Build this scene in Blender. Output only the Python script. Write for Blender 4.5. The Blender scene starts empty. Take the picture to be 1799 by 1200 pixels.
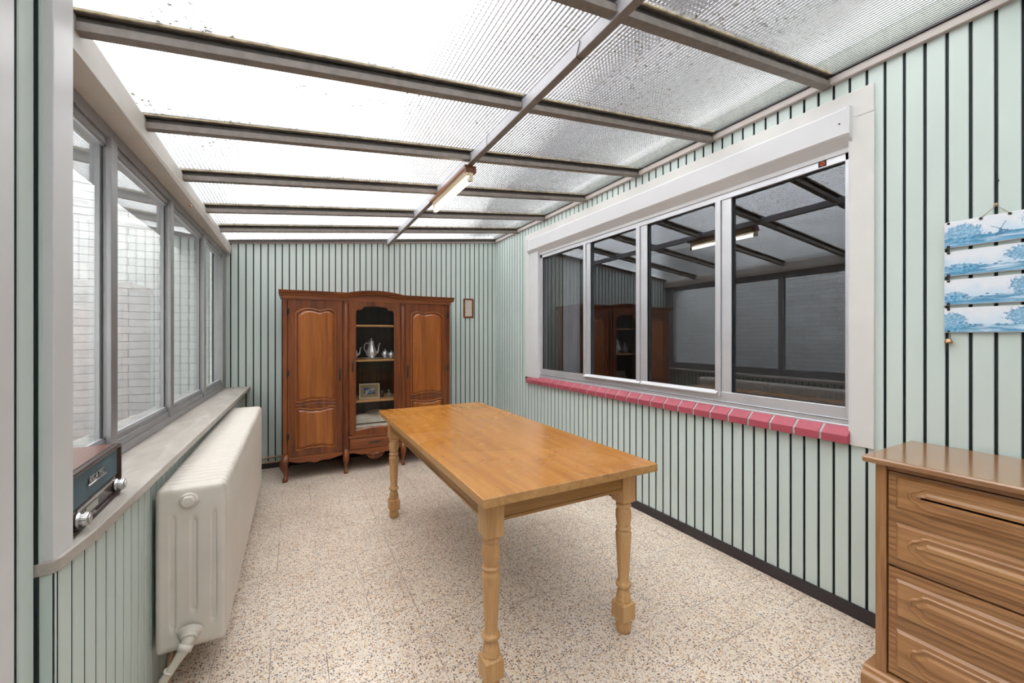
import bpy, bmesh, math, random
from mathutils import Vector, Matrix
random.seed(7)
PI = math.pi
scene = bpy.context.scene
C = scene.collection

# ------------------------------------------------------------------ camera
cam_d = bpy.data.cameras.new('camera')
cam = bpy.data.objects.new('camera', cam_d)
C.objects.link(cam)
cam.location = (0, 0, 1.29)
cam.rotation_euler = (PI/2, 0, -math.radians(28.327))
cam_d.sensor_width = 36.0
cam_d.lens = 710.66/1799*36
cam_d.shift_y = -(600-593.26)/1799
cam_d.clip_start = 0.02
scene.camera = cam

# ------------------------------------------------------------------ sky and exposure
w = bpy.data.worlds.new('overcast_sky')
scene.world = w
w.use_nodes = True
wn = w.node_tree.nodes; wl = w.node_tree.links
wn.clear()
wo = wn.new('ShaderNodeOutputWorld'); wb = wn.new('ShaderNodeBackground')
wb.inputs['Color'].default_value = (1.0, 0.985, 0.975, 1)
wb.inputs['Strength'].default_value = 1.75
wl.new(wb.outputs[0], wo.inputs[0])
scene.view_settings.view_transform = 'Standard'
scene.view_settings.look = 'None'
scene.view_settings.gamma = 1.0
scene.view_settings.use_curve_mapping = False
scene.view_settings.exposure = 1.8

# ------------------------------------------------------------------ room measures
XR = 2.2765      # right wall plane
YB = 4.662       # back wall plane
YF = -1.6        # wall behind the camera
XLW = -0.475     # left wall plane near the camera
RS = 0.118       # roof slope
def zr(x): return 2.280 + RS*x          # underside of roof glass
KL = 0.018                              # skew of the left window
def xl(y): return -0.567 + KL*(y-YB)
def xu(y): return -0.450 + 0.003*(y-1.22)   # wall under the sill

# ------------------------------------------------------------------ node helpers
def new_mat(name):
    m = bpy.data.materials.new(name); m.use_nodes = True
    nt = m.node_tree; nt.nodes.clear()
    out = nt.nodes.new('ShaderNodeOutputMaterial')
    return m, nt, out
def N(nt, typ, **kw):
    n = nt.nodes.new(typ)
    for k, v in kw.items():
        if k in n.inputs: n.inputs[k].default_value = v
        else: setattr(n, k, v)
    return n
def L(nt, a, b): nt.links.new(a, b)
def rgb(c): return (c[0], c[1], c[2], 1)
def coords(nt, scale=(1,1,1), loc=(0,0,0), rot=(0,0,0)):
    tc = N(nt, 'ShaderNodeTexCoord'); mp = N(nt, 'ShaderNodeMapping')
    mp.inputs['Scale'].default_value = scale; mp.inputs['Location'].default_value = loc
    mp.inputs['Rotation'].default_value = rot
    L(nt, tc.outputs['Object'], mp.inputs[0]); return mp.outputs[0]
def ramp(nt, fac, stops):
    r = N(nt, 'ShaderNodeValToRGB'); e = r.color_ramp.elements
    while len(e) > 1: e.remove(e[-1])
    e[0].position = stops[0][0]; e[0].color = rgb(stops[0][1])
    for p, c in stops[1:]:
        k = e.new(p); k.color = rgb(c)
    L(nt, fac, r.inputs[0]); return r.outputs[0]
def mixc(nt, fac, a, b, mode='MIX'):
    m = N(nt, 'ShaderNodeMix', data_type='RGBA', blend_type=mode)
    for s, v in ((0, fac), (6, a), (7, b)):
        if isinstance(v, (int, float)): m.inputs[s].default_value = v
        elif isinstance(v, tuple): m.inputs[s].default_value = rgb(v)
        else: L(nt, v, m.inputs[s])
    return m.outputs[2]
def math_n(nt, op, a, b=None, c=None):
    m = N(nt, 'ShaderNodeMath', operation=op)
    for i, v in enumerate((a, b, c)):
        if v is None: continue
        if isinstance(v, (int, float)): m.inputs[i].default_value = v
        else: L(nt, v, m.inputs[i])
    return m.outputs[0]
def noise(nt, vec, scale, detail=3, rough=0.5, dist=0.0):
    n = N(nt, 'ShaderNodeTexNoise'); n.inputs['Scale'].default_value = scale
    n.inputs['Detail'].default_value = detail; n.inputs['Roughness'].default_value = rough
    n.inputs['Distortion'].default_value = dist
    L(nt, vec, n.inputs['Vector']); return n.outputs[0]
def bump(nt, h, strength=0.3, dist=0.002):
    b = N(nt, 'ShaderNodeBump'); b.inputs['Strength'].default_value = strength
    b.inputs['Distance'].default_value = dist; L(nt, h, b.inputs['Height']); return b.outputs[0]
def principled(nt, out, col, rough=0.5, metal=0.0, nrm=None, coat=0.0, spec=None):
    p = N(nt, 'ShaderNodeBsdfPrincipled')
    if isinstance(col, tuple): p.inputs['Base Color'].default_value = rgb(col)
    else: L(nt, col, p.inputs['Base Color'])
    if isinstance(rough, (int, float)): p.inputs['Roughness'].default_value = rough
    else: L(nt, rough, p.inputs['Roughness'])
    p.inputs['Metallic'].default_value = metal
    if nrm is not None: L(nt, nrm, p.inputs['Normal'])
    if coat: p.inputs['Coat Weight'].default_value = coat; p.inputs['Coat Roughness'].default_value = 0.12
    if spec is not None: p.inputs['Specular IOR Level'].default_value = spec
    L(nt, p.outputs[0], out.inputs[0]); return p

MATS = {}
def plain(name, col, rough=0.5, metal=0.0, var=0.06, vs=6, bmp=0.0, coat=0.0, spec=None):
    if name in MATS: return MATS[name]
    m, nt, out = new_mat(name)
    v = coords(nt); n = noise(nt, v, vs, 4)
    lo = tuple(max(0, c*(1-var)) for c in col); hi = tuple(min(1, c*(1+var)) for c in col)
    c = ramp(nt, n, [(0.3, lo), (0.7, hi)])
    nr = bump(nt, noise(nt, v, 220, 2), bmp, 0.001) if bmp else None
    principled(nt, out, c, rough, metal, nr, coat, spec)
    MATS[name] = m; return m
def wood(name, dark, mid, light, axis='Z', rough=0.4, scale=1.0, coat=0.0, flake=0.0, cath=0.0, worn=None, spec=None):
    if name in MATS: return MATS[name]
    m, nt, out = new_mat(name)
    s = {'X': (1.2, 22, 22), 'Y': (22, 1.2, 22), 'Z': (22, 22, 1.2)}[axis]
    sf = {'X': (8, 260, 260), 'Y': (260, 8, 260), 'Z': (260, 260, 8)}[axis]
    v = coords(nt, tuple(q*scale for q in s)); vf = coords(nt, tuple(q*scale for q in sf)); v1 = coords(nt)
    n1 = noise(nt, v, 1.0, 5, 0.6, 0.6); n2 = noise(nt, vf, 1.0, 2, 0.5)
    f = math_n(nt, 'ADD', math_n(nt, 'MULTIPLY', n1, 0.7), math_n(nt, 'MULTIPLY', n2, 0.3))
    col = ramp(nt, f, [(0.33, dark), (0.5, mid), (0.66, light)])
    if cath:
        wv = N(nt, 'ShaderNodeTexWave', wave_type='BANDS', bands_direction={'X':'Z','Y':'Z','Z':'X'}[axis])
        wv.inputs['Scale'].default_value = cath; wv.inputs['Distortion'].default_value = 9
        wv.inputs['Detail'].default_value = 2; wv.inputs['Detail Scale'].default_value = 0.7
        sc = {'X': (0.35, 1, 1), 'Y': (1, 0.35, 1), 'Z': (1, 1, 0.35)}[axis]
        L(nt, coords(nt, sc), wv.inputs['Vector'])
        wf = ramp(nt, wv.outputs[1], [(0.0, (1,1,1)), (0.35, (0.25,0.25,0.25)), (0.6, (0,0,0))])
        col = mixc(nt, math_n(nt, 'MULTIPLY', wf, 0.55), col, tuple(q*0.55 for q in dark))
    if flake:
        vv = N(nt, 'ShaderNodeTexVoronoi'); vv.inputs['Scale'].default_value = 1
        sv = {'X': (60, 150, 150), 'Y': (150, 60, 150), 'Z': (150, 150, 60)}[axis]
        L(nt, coords(nt, sv), vv.inputs['Vector'])
        ff = ramp(nt, vv.outputs['Distance'], [(0.15, (1,1,1)), (0.4, (0,0,0))])
        col = mixc(nt, math_n(nt, 'MULTIPLY', ff, flake), col, tuple(q*0.7 for q in dark))
    r = rough
    if worn:
        wn_ = noise(nt, v1, 2.3, 6, 0.65, 0.5)
        wf = ramp(nt, wn_, [(0.52, (0,0,0)), (0.68, (1,1,1))])
        col = mixc(nt, math_n(nt, 'MULTIPLY', wf, 0.17), col, worn)
        sv = noise(nt, coords(nt, (6, 60, 6), rot=(0, 0, 0.5)), 1.0, 3, 0.7, 1.5)
        sf_ = ramp(nt, sv, [(0.70, (0,0,0)), (0.76, (1,1,1))])
        col = mixc(nt, math_n(nt, 'MULTIPLY', sf_, 0.6), col, tuple(min(1, q*1.35) for q in worn))
        r = math_n(nt, 'ADD', math_n(nt, 'MULTIPLY', wf, 0.14), rough)
    principled(nt, out, col, r, 0, bump(nt, n2, 0.15, 0.0006), coat, spec)
    MATS[name] = m; return m

# ------------------------------------------------------------------ materials
def mint_mat(name='mint_panel'):
    if name in MATS: return MATS[name]
    m, nt, out = new_mat(name)
    v = coords(nt, (1, 1, 0.35))
    c = ramp(nt, noise(nt, v, 2.5, 3), [(0.35, (0.565, 0.642, 0.608)), (0.65, (0.610, 0.685, 0.650))])
    principled(nt, out, c, 0.38)
    MATS[name] = m; return m
mint = mint_mat()
groove = plain('groove_dark', (0.012, 0.022, 0.024), 0.6)
skirt = plain('skirting_dark', (0.028, 0.022, 0.026), 0.35, bmp=0.1)
white = plain('white_pvc', (0.68, 0.67, 0.685), 0.32, var=0.02)
white2 = plain('white_painted_casing', (0.70, 0.675, 0.65), 0.5, var=0.04)
alu = plain('aluminium_frame', (0.62, 0.62, 0.65), 0.38, 0.55, var=0.05)
alu_d = plain('aluminium_grey', (0.34, 0.335, 0.345), 0.40, 0.5, var=0.08)
bar_m = plain('brown_grey_steel', (0.215, 0.180, 0.160), 0.5, 0.1, var=0.14, vs=30, bmp=0.15)
bar_d = plain('dark_glazing_strip', (0.075, 0.062, 0.055), 0.55, 0.1, var=0.3, vs=40)
putty_m = plain('glazing_putty', (0.45, 0.37, 0.25), 0.8, var=0.4, vs=30)
purl_m = plain('light_grey_steel', (0.52, 0.50, 0.53), 0.45, 0.1, var=0.06, vs=25, bmp=0.1)
beam_m = plain('cream_beam_paint', (0.60, 0.565, 0.52), 0.5, var=0.05)
brown_w = wood('brown_strip_wood', (0.10,0.03,0.012), (0.20,0.07,0.03), (0.28,0.11,0.05), 'Y', 0.45)
trim_m = plain('trim_beige', (0.50, 0.44, 0.415), 0.5, var=0.05)
black = plain('black_plastic', (0.015, 0.013, 0.014), 0.35)
iron = plain('dark_iron', (0.05, 0.04, 0.035), 0.5, 0.6)
chrome = plain('chrome', (0.52, 0.50, 0.50), 0.3, 0.95)
silver = plain('pewter_silver', (0.78, 0.77, 0.81), 0.28, 0.6, bmp=0.05)
cream_p = plain('radiator_enamel', (0.69, 0.625, 0.56), 0.36, var=0.05, vs=9)
pipe_m = plain('pipe_paint', (0.60, 0.55, 0.47), 0.4, var=0.1)
cu = plain('copper_pipe_old', (0.46, 0.33, 0.22), 0.45, 0.35, var=0.25, vs=30)
brass = plain('brass_old', (0.45, 0.26, 0.14), 0.4, 0.8)
mortar_m = plain('sill_mortar', (0.42, 0.40, 0.38), 0.9, var=0.12, vs=60)
pinkred = plain('red_sill_paint', (0.40, 0.070, 0.100), 0.38, var=0.10, vs=14, bmp=0.1)
cloth_m = plain('folded_linen', (0.78, 0.71, 0.63), 0.9, var=0.1, vs=12, bmp=0.3)
curt_m = plain('sheer_curtain', (0.62, 0.60, 0.60), 0.8)
wood_tt = wood('tabletop_varnish', (0.34,0.120,0.016), (0.46,0.180,0.026), (0.54,0.24,0.045), 'Y', 0.26, 1.0, coat=0.2, flake=0.30, worn=(0.56,0.28,0.085))
wood_edge = wood('table_edge_oak', (0.32,0.155,0.05), (0.46,0.24,0.085), (0.56,0.32,0.13), 'Y', 0.45)
wood_leg = wood('table_leg_oak', (0.40,0.205,0.080), (0.55,0.305,0.125), (0.64,0.39,0.18), 'Z', 0.42)
wood_apr = wood('table_apron_oak', (0.24,0.115,0.035), (0.36,0.18,0.055), (0.45,0.245,0.09), 'X', 0.4)
wood_cup = wood('cupboard_frame_oak', (0.070,0.015,0.004), (0.175,0.040,0.008), (0.26,0.070,0.014), 'Z', 0.34, coat=0.15)
wood_cux = wood('cupboard_rail_oak', (0.095,0.022,0.006), (0.235,0.060,0.014), (0.32,0.095,0.022), 'X', 0.34, coat=0.15)
wood_pan = wood('cupboard_panel_oak', (0.16,0.038,0.006), (0.33,0.092,0.012), (0.44,0.15,0.022), 'Z', 0.30, 0.55, coat=0.2)
wood_shelf = wood('shelf_oak', (0.52,0.24,0.09), (0.66,0.34,0.13), (0.72,0.42,0.18), 'X', 0.5)
wood_in = wood('cupboard_inside', (0.05,0.025,0.015), (0.085,0.045,0.028), (0.12,0.07,0.045), 'Z', 0.7)
wood_ch = wood('chest_oak', (0.24,0.105,0.038), (0.37,0.175,0.067), (0.46,0.24,0.10), 'Y', 0.36, coat=0.2)
wood_chz = wood('chest_oak_upright', (0.24,0.105,0.038), (0.37,0.175,0.067), (0.46,0.24,0.10), 'Z', 0.36, coat=0.2)
wood_chg = wood('chest_oak_figured', (0.23,0.10,0.036), (0.37,0.175,0.067), (0.46,0.24,0.10), 'Y', 0.38, coat=0.15, cath=14)
wood_cht = wood('chest_top_oak', (0.20,0.085,0.035), (0.31,0.15,0.065), (0.38,0.20,0.09), 'Y', 0.17, coat=0.5)

def floor_mat():
    m, nt, out = new_mat('terrazzo_tiles')
    v = coords(nt)
    cols = [((0.79,0.71,0.62)), ]
    base = ramp(nt, noise(nt, v, 3, 4), [(0.3, (0.74,0.62,0.50)), (0.7, (0.84,0.73,0.61))])
    def chips(scale, thr, stops, loc, keep):
        vo = N(nt, 'ShaderNodeTexVoronoi'); vo.inputs['Scale'].default_value = scale
        L(nt, coords(nt, loc=loc), vo.inputs['Vector'])
        d = math_n(nt, 'LESS_THAN', vo.outputs['Distance'], thr)
        sep = N(nt, 'ShaderNodeSeparateColor'); L(nt, vo.outputs['Color'], sep.inputs[0])
        on = math_n(nt, 'LESS_THAN', sep.outputs[0], keep)
        col = N(nt, 'ShaderNodeValToRGB'); col.color_ramp.interpolation = 'CONSTANT'
        e = col.color_ramp.elements
        while len(e) > 1: e.remove(e[-1])
        e[0].color = rgb(stops[0][1]); e[0].position = 0
        for p, c in stops[1:]:
            k = e.new(p); k.color = rgb(c)
        L(nt, sep.outputs[1], col.inputs[0])
        return math_n(nt, 'MULTIPLY', d, on), col.outputs[0]
    c = base
    f, cc = chips(150, 0.44, [(0,(0.86,0.76,0.65)),(0.5,(0.88,0.80,0.72)),(0.85,(0.60,0.50,0.44))], (5,3,0), 0.75); c = mixc(nt, f, c, cc)
    f, cc = chips(112, 0.40, [(0,(0.50,0.26,0.12)),(0.35,(0.62,0.36,0.16)),(0.6,(0.36,0.20,0.12)),(0.8,(0.66,0.42,0.24))], (1,2,0), 0.50); c = mixc(nt, f, c, cc)
    f, cc = chips(105, 0.37, [(0,(0.05,0.045,0.05)),(0.4,(0.13,0.10,0.10)),(0.7,(0.30,0.27,0.28))], (7,9,0), 0.40); c = mixc(nt, f, c, cc)
    f, cc = chips(215, 0.42, [(0,(0.12,0.08,0.07)),(0.3,(0.55,0.30,0.15)),(0.6,(0.35,0.24,0.2))], (3,8,0), 0.35); c = mixc(nt, f, c, cc)
    # joints
    sep = N(nt, 'ShaderNodeSeparateXYZ'); L(nt, v, sep.inputs[0])
    def joint(o, ph, p, wd):
        t = math_n(nt, 'FRACT', math_n(nt, 'DIVIDE', math_n(nt, 'SUBTRACT', o, ph), p))
        t = math_n(nt, 'ABSOLUTE', math_n(nt, 'SUBTRACT', t, 0.5))
        return math_n(nt, 'GREATER_THAN', t, 0.5-wd/p/2)
    j = math_n(nt, 'MAXIMUM', joint(sep.outputs[0], 0.117, 0.1995, 0.0028), joint(sep.outputs[1], 0.87, 0.2125, 0.0028))
    jc = ramp(nt, noise(nt, v, 3.1, 3), [(0.42, (0.16,0.13,0.13)), (0.52, (0.52,0.47,0.45)), (0.62, (0.60,0.56,0.57))])
    js = math_n(nt, 'MULTIPLY', j, 0.9)
    c = mixc(nt, js, c, jc)
    st = ramp(nt, noise(nt, v, 1.7, 5, 0.6), [(0.35, (0.88,0.86,0.85)), (0.6, (1,1,1))])
    c = mixc(nt, 1.0, c, st, 'MULTIPLY')
    principled(nt, out, c, 0.32, 0, bump(nt, j, 0.25, -0.001))
    return m
floor_m = floor_mat()

def brick_mat(name, swap, c1, c2, mortar, bw=0.42, bh=0.066):
    m, nt, out = new_mat(name)
    tc = N(nt, 'ShaderNodeTexCoord'); sep = N(nt, 'ShaderNodeSeparateXYZ'); L(nt, tc.outputs['Object'], sep.inputs[0])
    cb = N(nt, 'ShaderNodeCombineXYZ')
    L(nt, sep.outputs[1 if swap else 0], cb.inputs[0])
    wob = math_n(nt, 'MULTIPLY', math_n(nt, 'SUBTRACT', noise(nt, tc.outputs['Object'], 3.5, 4), 0.5), 0.035)
    L(nt, math_n(nt, 'ADD', sep.outputs[2], wob), cb.inputs[1])
    b = N(nt, 'ShaderNodeTexBrick')
    b.inputs['Scale'].default_value = 1; b.inputs['Brick Width'].default_value = bw; b.inputs['Row Height'].default_value = bh
    b.inputs['Mortar Size'].default_value = 0.0030; b.inputs['Mortar Smooth'].default_value = 0.6
    b.inputs['Color1'].default_value = rgb(c1); b.inputs['Color2'].default_value = rgb(c2); b.inputs['Mortar'].default_value = rgb(mortar)
    L(nt, cb.outputs[0], b.inputs['Vector'])
    n = noise(nt, tc.outputs['Object'], 14, 5, 0.6)
    c = mixc(nt, 1.0, b.outputs[0], ramp(nt, n, [(0.3, (0.86,0.86,0.87)), (0.6, (1,1,1))]), 'MULTIPLY')
    h = math_n(nt, 'ADD', math_n(nt, 'MULTIPLY', b.outputs[1], -1.0), math_n(nt, 'MULTIPLY', n, 0.7))
    principled(nt, out, c, 0.75, 0, bump(nt, h, 0.7, 0.008))
    return m
brick_x = brick_mat('white_brick_end', False, (0.66,0.66,0.67), (0.60,0.60,0.61), (0.36,0.355,0.36))  # mortar darker than the painted brick: thin course shadows put into the colour
brick_y = brick_mat('white_brick_side', True, (0.72,0.72,0.74), (0.60,0.60,0.62), (0.22,0.22,0.24))  # mortar tone again carries the shadow lines between the courses
house_m = brick_mat('house_dark_brick', True, (0.030,0.024,0.027), (0.050,0.040,0.040), (0.08,0.075,0.08), 0.2, 0.062)
render_m = plain('house_grey_render', (0.30, 0.31, 0.28), 0.9, var=0.2, vs=8)
flash_m = plain('house_white_band', (0.80, 0.80, 0.82), 0.7)

def window_glass(name, ior, tint, rough=0.0, refl=(1,1,1)):
    m, nt, out = new_mat(name)
    tr = N(nt, 'ShaderNodeBsdfTransparent'); tr.inputs[0].default_value = rgb(tint)
    gl = N(nt, 'ShaderNodeBsdfGlossy'); gl.inputs['Roughness'].default_value = rough; gl.inputs[0].default_value = rgb(refl)
    fr = N(nt, 'ShaderNodeFresnel')
    geo = N(nt, 'ShaderNodeNewGeometry')   # same reflectance on both faces of the sheet
    L(nt, math_n(nt, 'ADD', math_n(nt, 'MULTIPLY', geo.outputs['Backfacing'], 1.0/ior-ior), ior), fr.inputs[0])
    mx = N(nt, 'ShaderNodeMixShader')
    L(nt, fr.outputs[0], mx.inputs[0]); L(nt, tr.outputs[0], mx.inputs[1]); L(nt, gl.outputs[0], mx.inputs[2])
    L(nt, mx.outputs[0], out.inputs[0]); return m
pane_m = window_glass('double_glazing', 1.95, (0.80,0.82,0.84), 0.0, (0.93,0.95,1.0))
pane_l = window_glass('clear_glazing', 1.45, (0.93,0.95,0.94))
pane_c = window_glass('cupboard_glass', 1.28, (0.90,0.90,0.88))

def roof_glass(name, ribs):
    m, nt, out = new_mat(name)
    v = coords(nt); sep = N(nt, 'ShaderNodeSeparateXYZ'); L(nt, v, sep.inputs[0])
    s1 = math_n(nt, 'SINE', math_n(nt, 'MULTIPLY', sep.outputs[0], 2*PI/0.018))
    s2 = math_n(nt, 'SINE', math_n(nt, 'MULTIPLY', sep.outputs[1], 2*PI/0.018))
    h = math_n(nt, 'ADD', s1, math_n(nt, 'MULTIPLY', s2, 0.22))
    nr = bump(nt, h, 1.0, 0.00065) if ribs else bump(nt, noise(nt, v, 6, 2), 1.0, 0.0006)
    g = N(nt, 'ShaderNodeBsdfGlass'); g.inputs['Roughness'].default_value = 0.03; g.inputs['IOR'].default_value = 1.45
    g.inputs['Color'].default_value = (0.93,0.95,0.96,1); L(nt, nr, g.inputs['Normal'])
    d = N(nt, 'ShaderNodeBsdfTranslucent'); d.inputs[0].default_value = (0.62,0.63,0.64,1)
    m0 = N(nt, 'ShaderNodeMixShader'); m0.inputs[0].default_value = 0.015
    L(nt, g.outputs[0], m0.inputs[1]); L(nt, d.outputs[0], m0.inputs[2])
    # dirt and moss specks
    df = N(nt, 'ShaderNodeBsdfDiffuse'); 
    L(nt, ramp(nt, noise(nt, v, 4, 2), [(0.4, (0.16,0.10,0.06)), (0.6, (0.28,0.24,0.16))]), df.inputs[0])
    n1 = noise(nt, v, 58, 3, 0.6); n2 = noise(nt, v, 2.2, 2)
    sp = ramp(nt, n1, [(0.60, (0,0,0)), (0.64, (1,1,1))])
    pt = ramp(nt, n2, [(0.47, (0.0,0.0,0.0)), (0.60, (1,1,1))])
    pt = math_n(nt, 'MULTIPLY', pt, ramp(nt, math_n(nt, 'MULTIPLY', sep.outputs[0], 0.4), [(0.0, (1,1,1)), (0.34, (0.55,0.55,0.55)), (0.5, (0.0,0.0,0.0)), (0.82, (0.0,0.0,0.0)), (0.9, (0.9,0.9,0.9))]))
    fac = math_n(nt, 'MULTIPLY', math_n(nt, 'MULTIPLY', sp, pt), 0.85)
    m1 = N(nt, 'ShaderNodeMixShader'); L(nt, fac, m1.inputs[0]); L(nt, m0.outputs[0], m1.inputs[1]); L(nt, df.outputs[0], m1.inputs[2])
    L(nt, m1.outputs[0], out.inputs[0]); return m
roof_m = [roof_glass('ribbed_roof_glass', True), roof_glass('roof_glass_top', False)]

def emit_mat(name, col, s):
    m, nt, out = new_mat(name)
    e = N(nt, 'ShaderNodeEmission'); e.inputs[0].default_value = rgb(col); e.inputs[1].default_value = s
    L(nt, e.outputs[0], out.inputs[0]); return m
tube_m = emit_mat('lit_tube', (1.0, 0.93, 0.80), 3.0)

def stone_mat():
    m, nt, out = new_mat('sill_stone')
    v = coords(nt)
    c = ramp(nt, noise(nt, coords(nt, (6,1.5,6)), 2.2, 6, 0.6, 1.0), [(0.3, (0.36,0.315,0.275)), (0.55, (0.46,0.415,0.37)), (0.75, (0.57,0.53,0.49))])
    principled(nt, out, c, 0.42, 0, bump(nt, noise(nt, v, 60, 3), 0.1, 0.001)); return m
stone_m = stone_mat()

def plaque_mat(seed, tl, tr):
    """blue-on-white painted landscape: sky wash, soft land bands, leafy masses at the ends. Local coords: y 0..1 left-right, z 0..1"""
    m, nt, out = new_mat('painted_plaque_%s' % seed)
    tc = N(nt, 'ShaderNodeTexCoord'); sep = N(nt, 'ShaderNodeSeparateXYZ'); L(nt, tc.outputs['Object'], sep.inputs[0])
    U = sep.outputs[1]; Z = sep.outputs[2]     # metres from plaque centre; left in picture = +y
    mp = N(nt, 'ShaderNodeMapping'); mp.inputs['Location'].default_value = (0, seed*3.3, seed); L(nt, tc.outputs['Object'], mp.inputs[0])
    V = mp.outputs[0]
    n_f = noise(nt, V, 120, 5, 0.75, 0.3); n_m = noise(nt, V, 24, 4, 0.6)
    mp2 = N(nt, 'ShaderNodeMapping'); mp2.inputs['Scale'].default_value = (1, 8, 60); L(nt, V, mp2.inputs[0])
    n_b = noise(nt, mp2.outputs[0], 1.0, 4, 0.6, 0.5)
    c = mixc(nt, ramp(nt, math_n(nt, 'ADD', math_n(nt, 'MULTIPLY', Z, 6), math_n(nt, 'MULTIPLY', n_m, 0.8)), [(0.15, (0.75,0.75,0.75)), (0.6, (0.1,0.1,0.1))]), (0.82,0.82,0.87), (0.42,0.66,0.84))
    # land bands
    low = math_n(nt, 'LESS_THAN', math_n(nt, 'ADD', Z, math_n(nt, 'MULTIPLY', n_m, 0.012)), -0.010)
    c = mixc(nt, math_n(nt, 'MULTIPLY', low, ramp(nt, n_b, [(0.40, (0,0,0)), (0.56, (1,1,1))])), c, (0.10,0.30,0.50))
    c = mixc(nt, math_n(nt, 'LESS_THAN', math_n(nt, 'ADD', Z, math_n(nt, 'MULTIPLY', n_m, 0.02)), -0.032), c, (0.16,0.42,0.66))
    # trees
    def blob(u0, z0, ru, rz):
        a = math_n(nt, 'POWER', math_n(nt, 'ABSOLUTE', math_n(nt, 'DIVIDE', math_n(nt, 'SUBTRACT', U, u0), ru)), 2.0)
        b = math_n(nt, 'POWER', math_n(nt, 'ABSOLUTE', math_n(nt, 'DIVIDE', math_n(nt, 'SUBTRACT', Z, z0), rz)), 2.0)
        s = math_n(nt, 'ADD', a, b)
        return math_n(nt, 'LESS_THAN', math_n(nt, 'ADD', s, math_n(nt, 'MULTIPLY', math_n(nt, 'SUBTRACT', n_f, 0.5), 3.0)), 0.9)
    for (u0, z0, ru, rz) in (tl, tr):
        f = blob(u0, z0, ru, rz)
        c = mixc(nt, math_n(nt, 'MULTIPLY', f, 0.8), c, ramp(nt, n_f, [(0.38, (0.03,0.17,0.36)), (0.5, (0.12,0.38,0.60)), (0.62, (0.35,0.62,0.80))]))
    # small huts and figures on the horizon
    hut = N(nt, 'ShaderNodeTexVoronoi'); hut.inputs['Scale'].default_value = 1
    mp3 = N(nt, 'ShaderNodeMapping'); mp3.inputs['Scale'].default_value = (1, 55, 90); L(nt, V, mp3.inputs[0]); L(nt, mp3.outputs[0], hut.inputs['Vector'])
    hz = math_n(nt, 'LESS_THAN', math_n(nt, 'ABSOLUTE', math_n(nt, 'ADD', Z, 0.016)), 0.008)
    hf = math_n(nt, 'MULTIPLY', math_n(nt, 'LESS_THAN', hut.outputs['Distance'], 0.33), hz)
    c = mixc(nt, math_n(nt, 'MULTIPLY', hf, 0.8), c, (0.07,0.20,0.36))
    principled(nt, out, c, 0.12, 0, None, 0.4)
    return m

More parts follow.
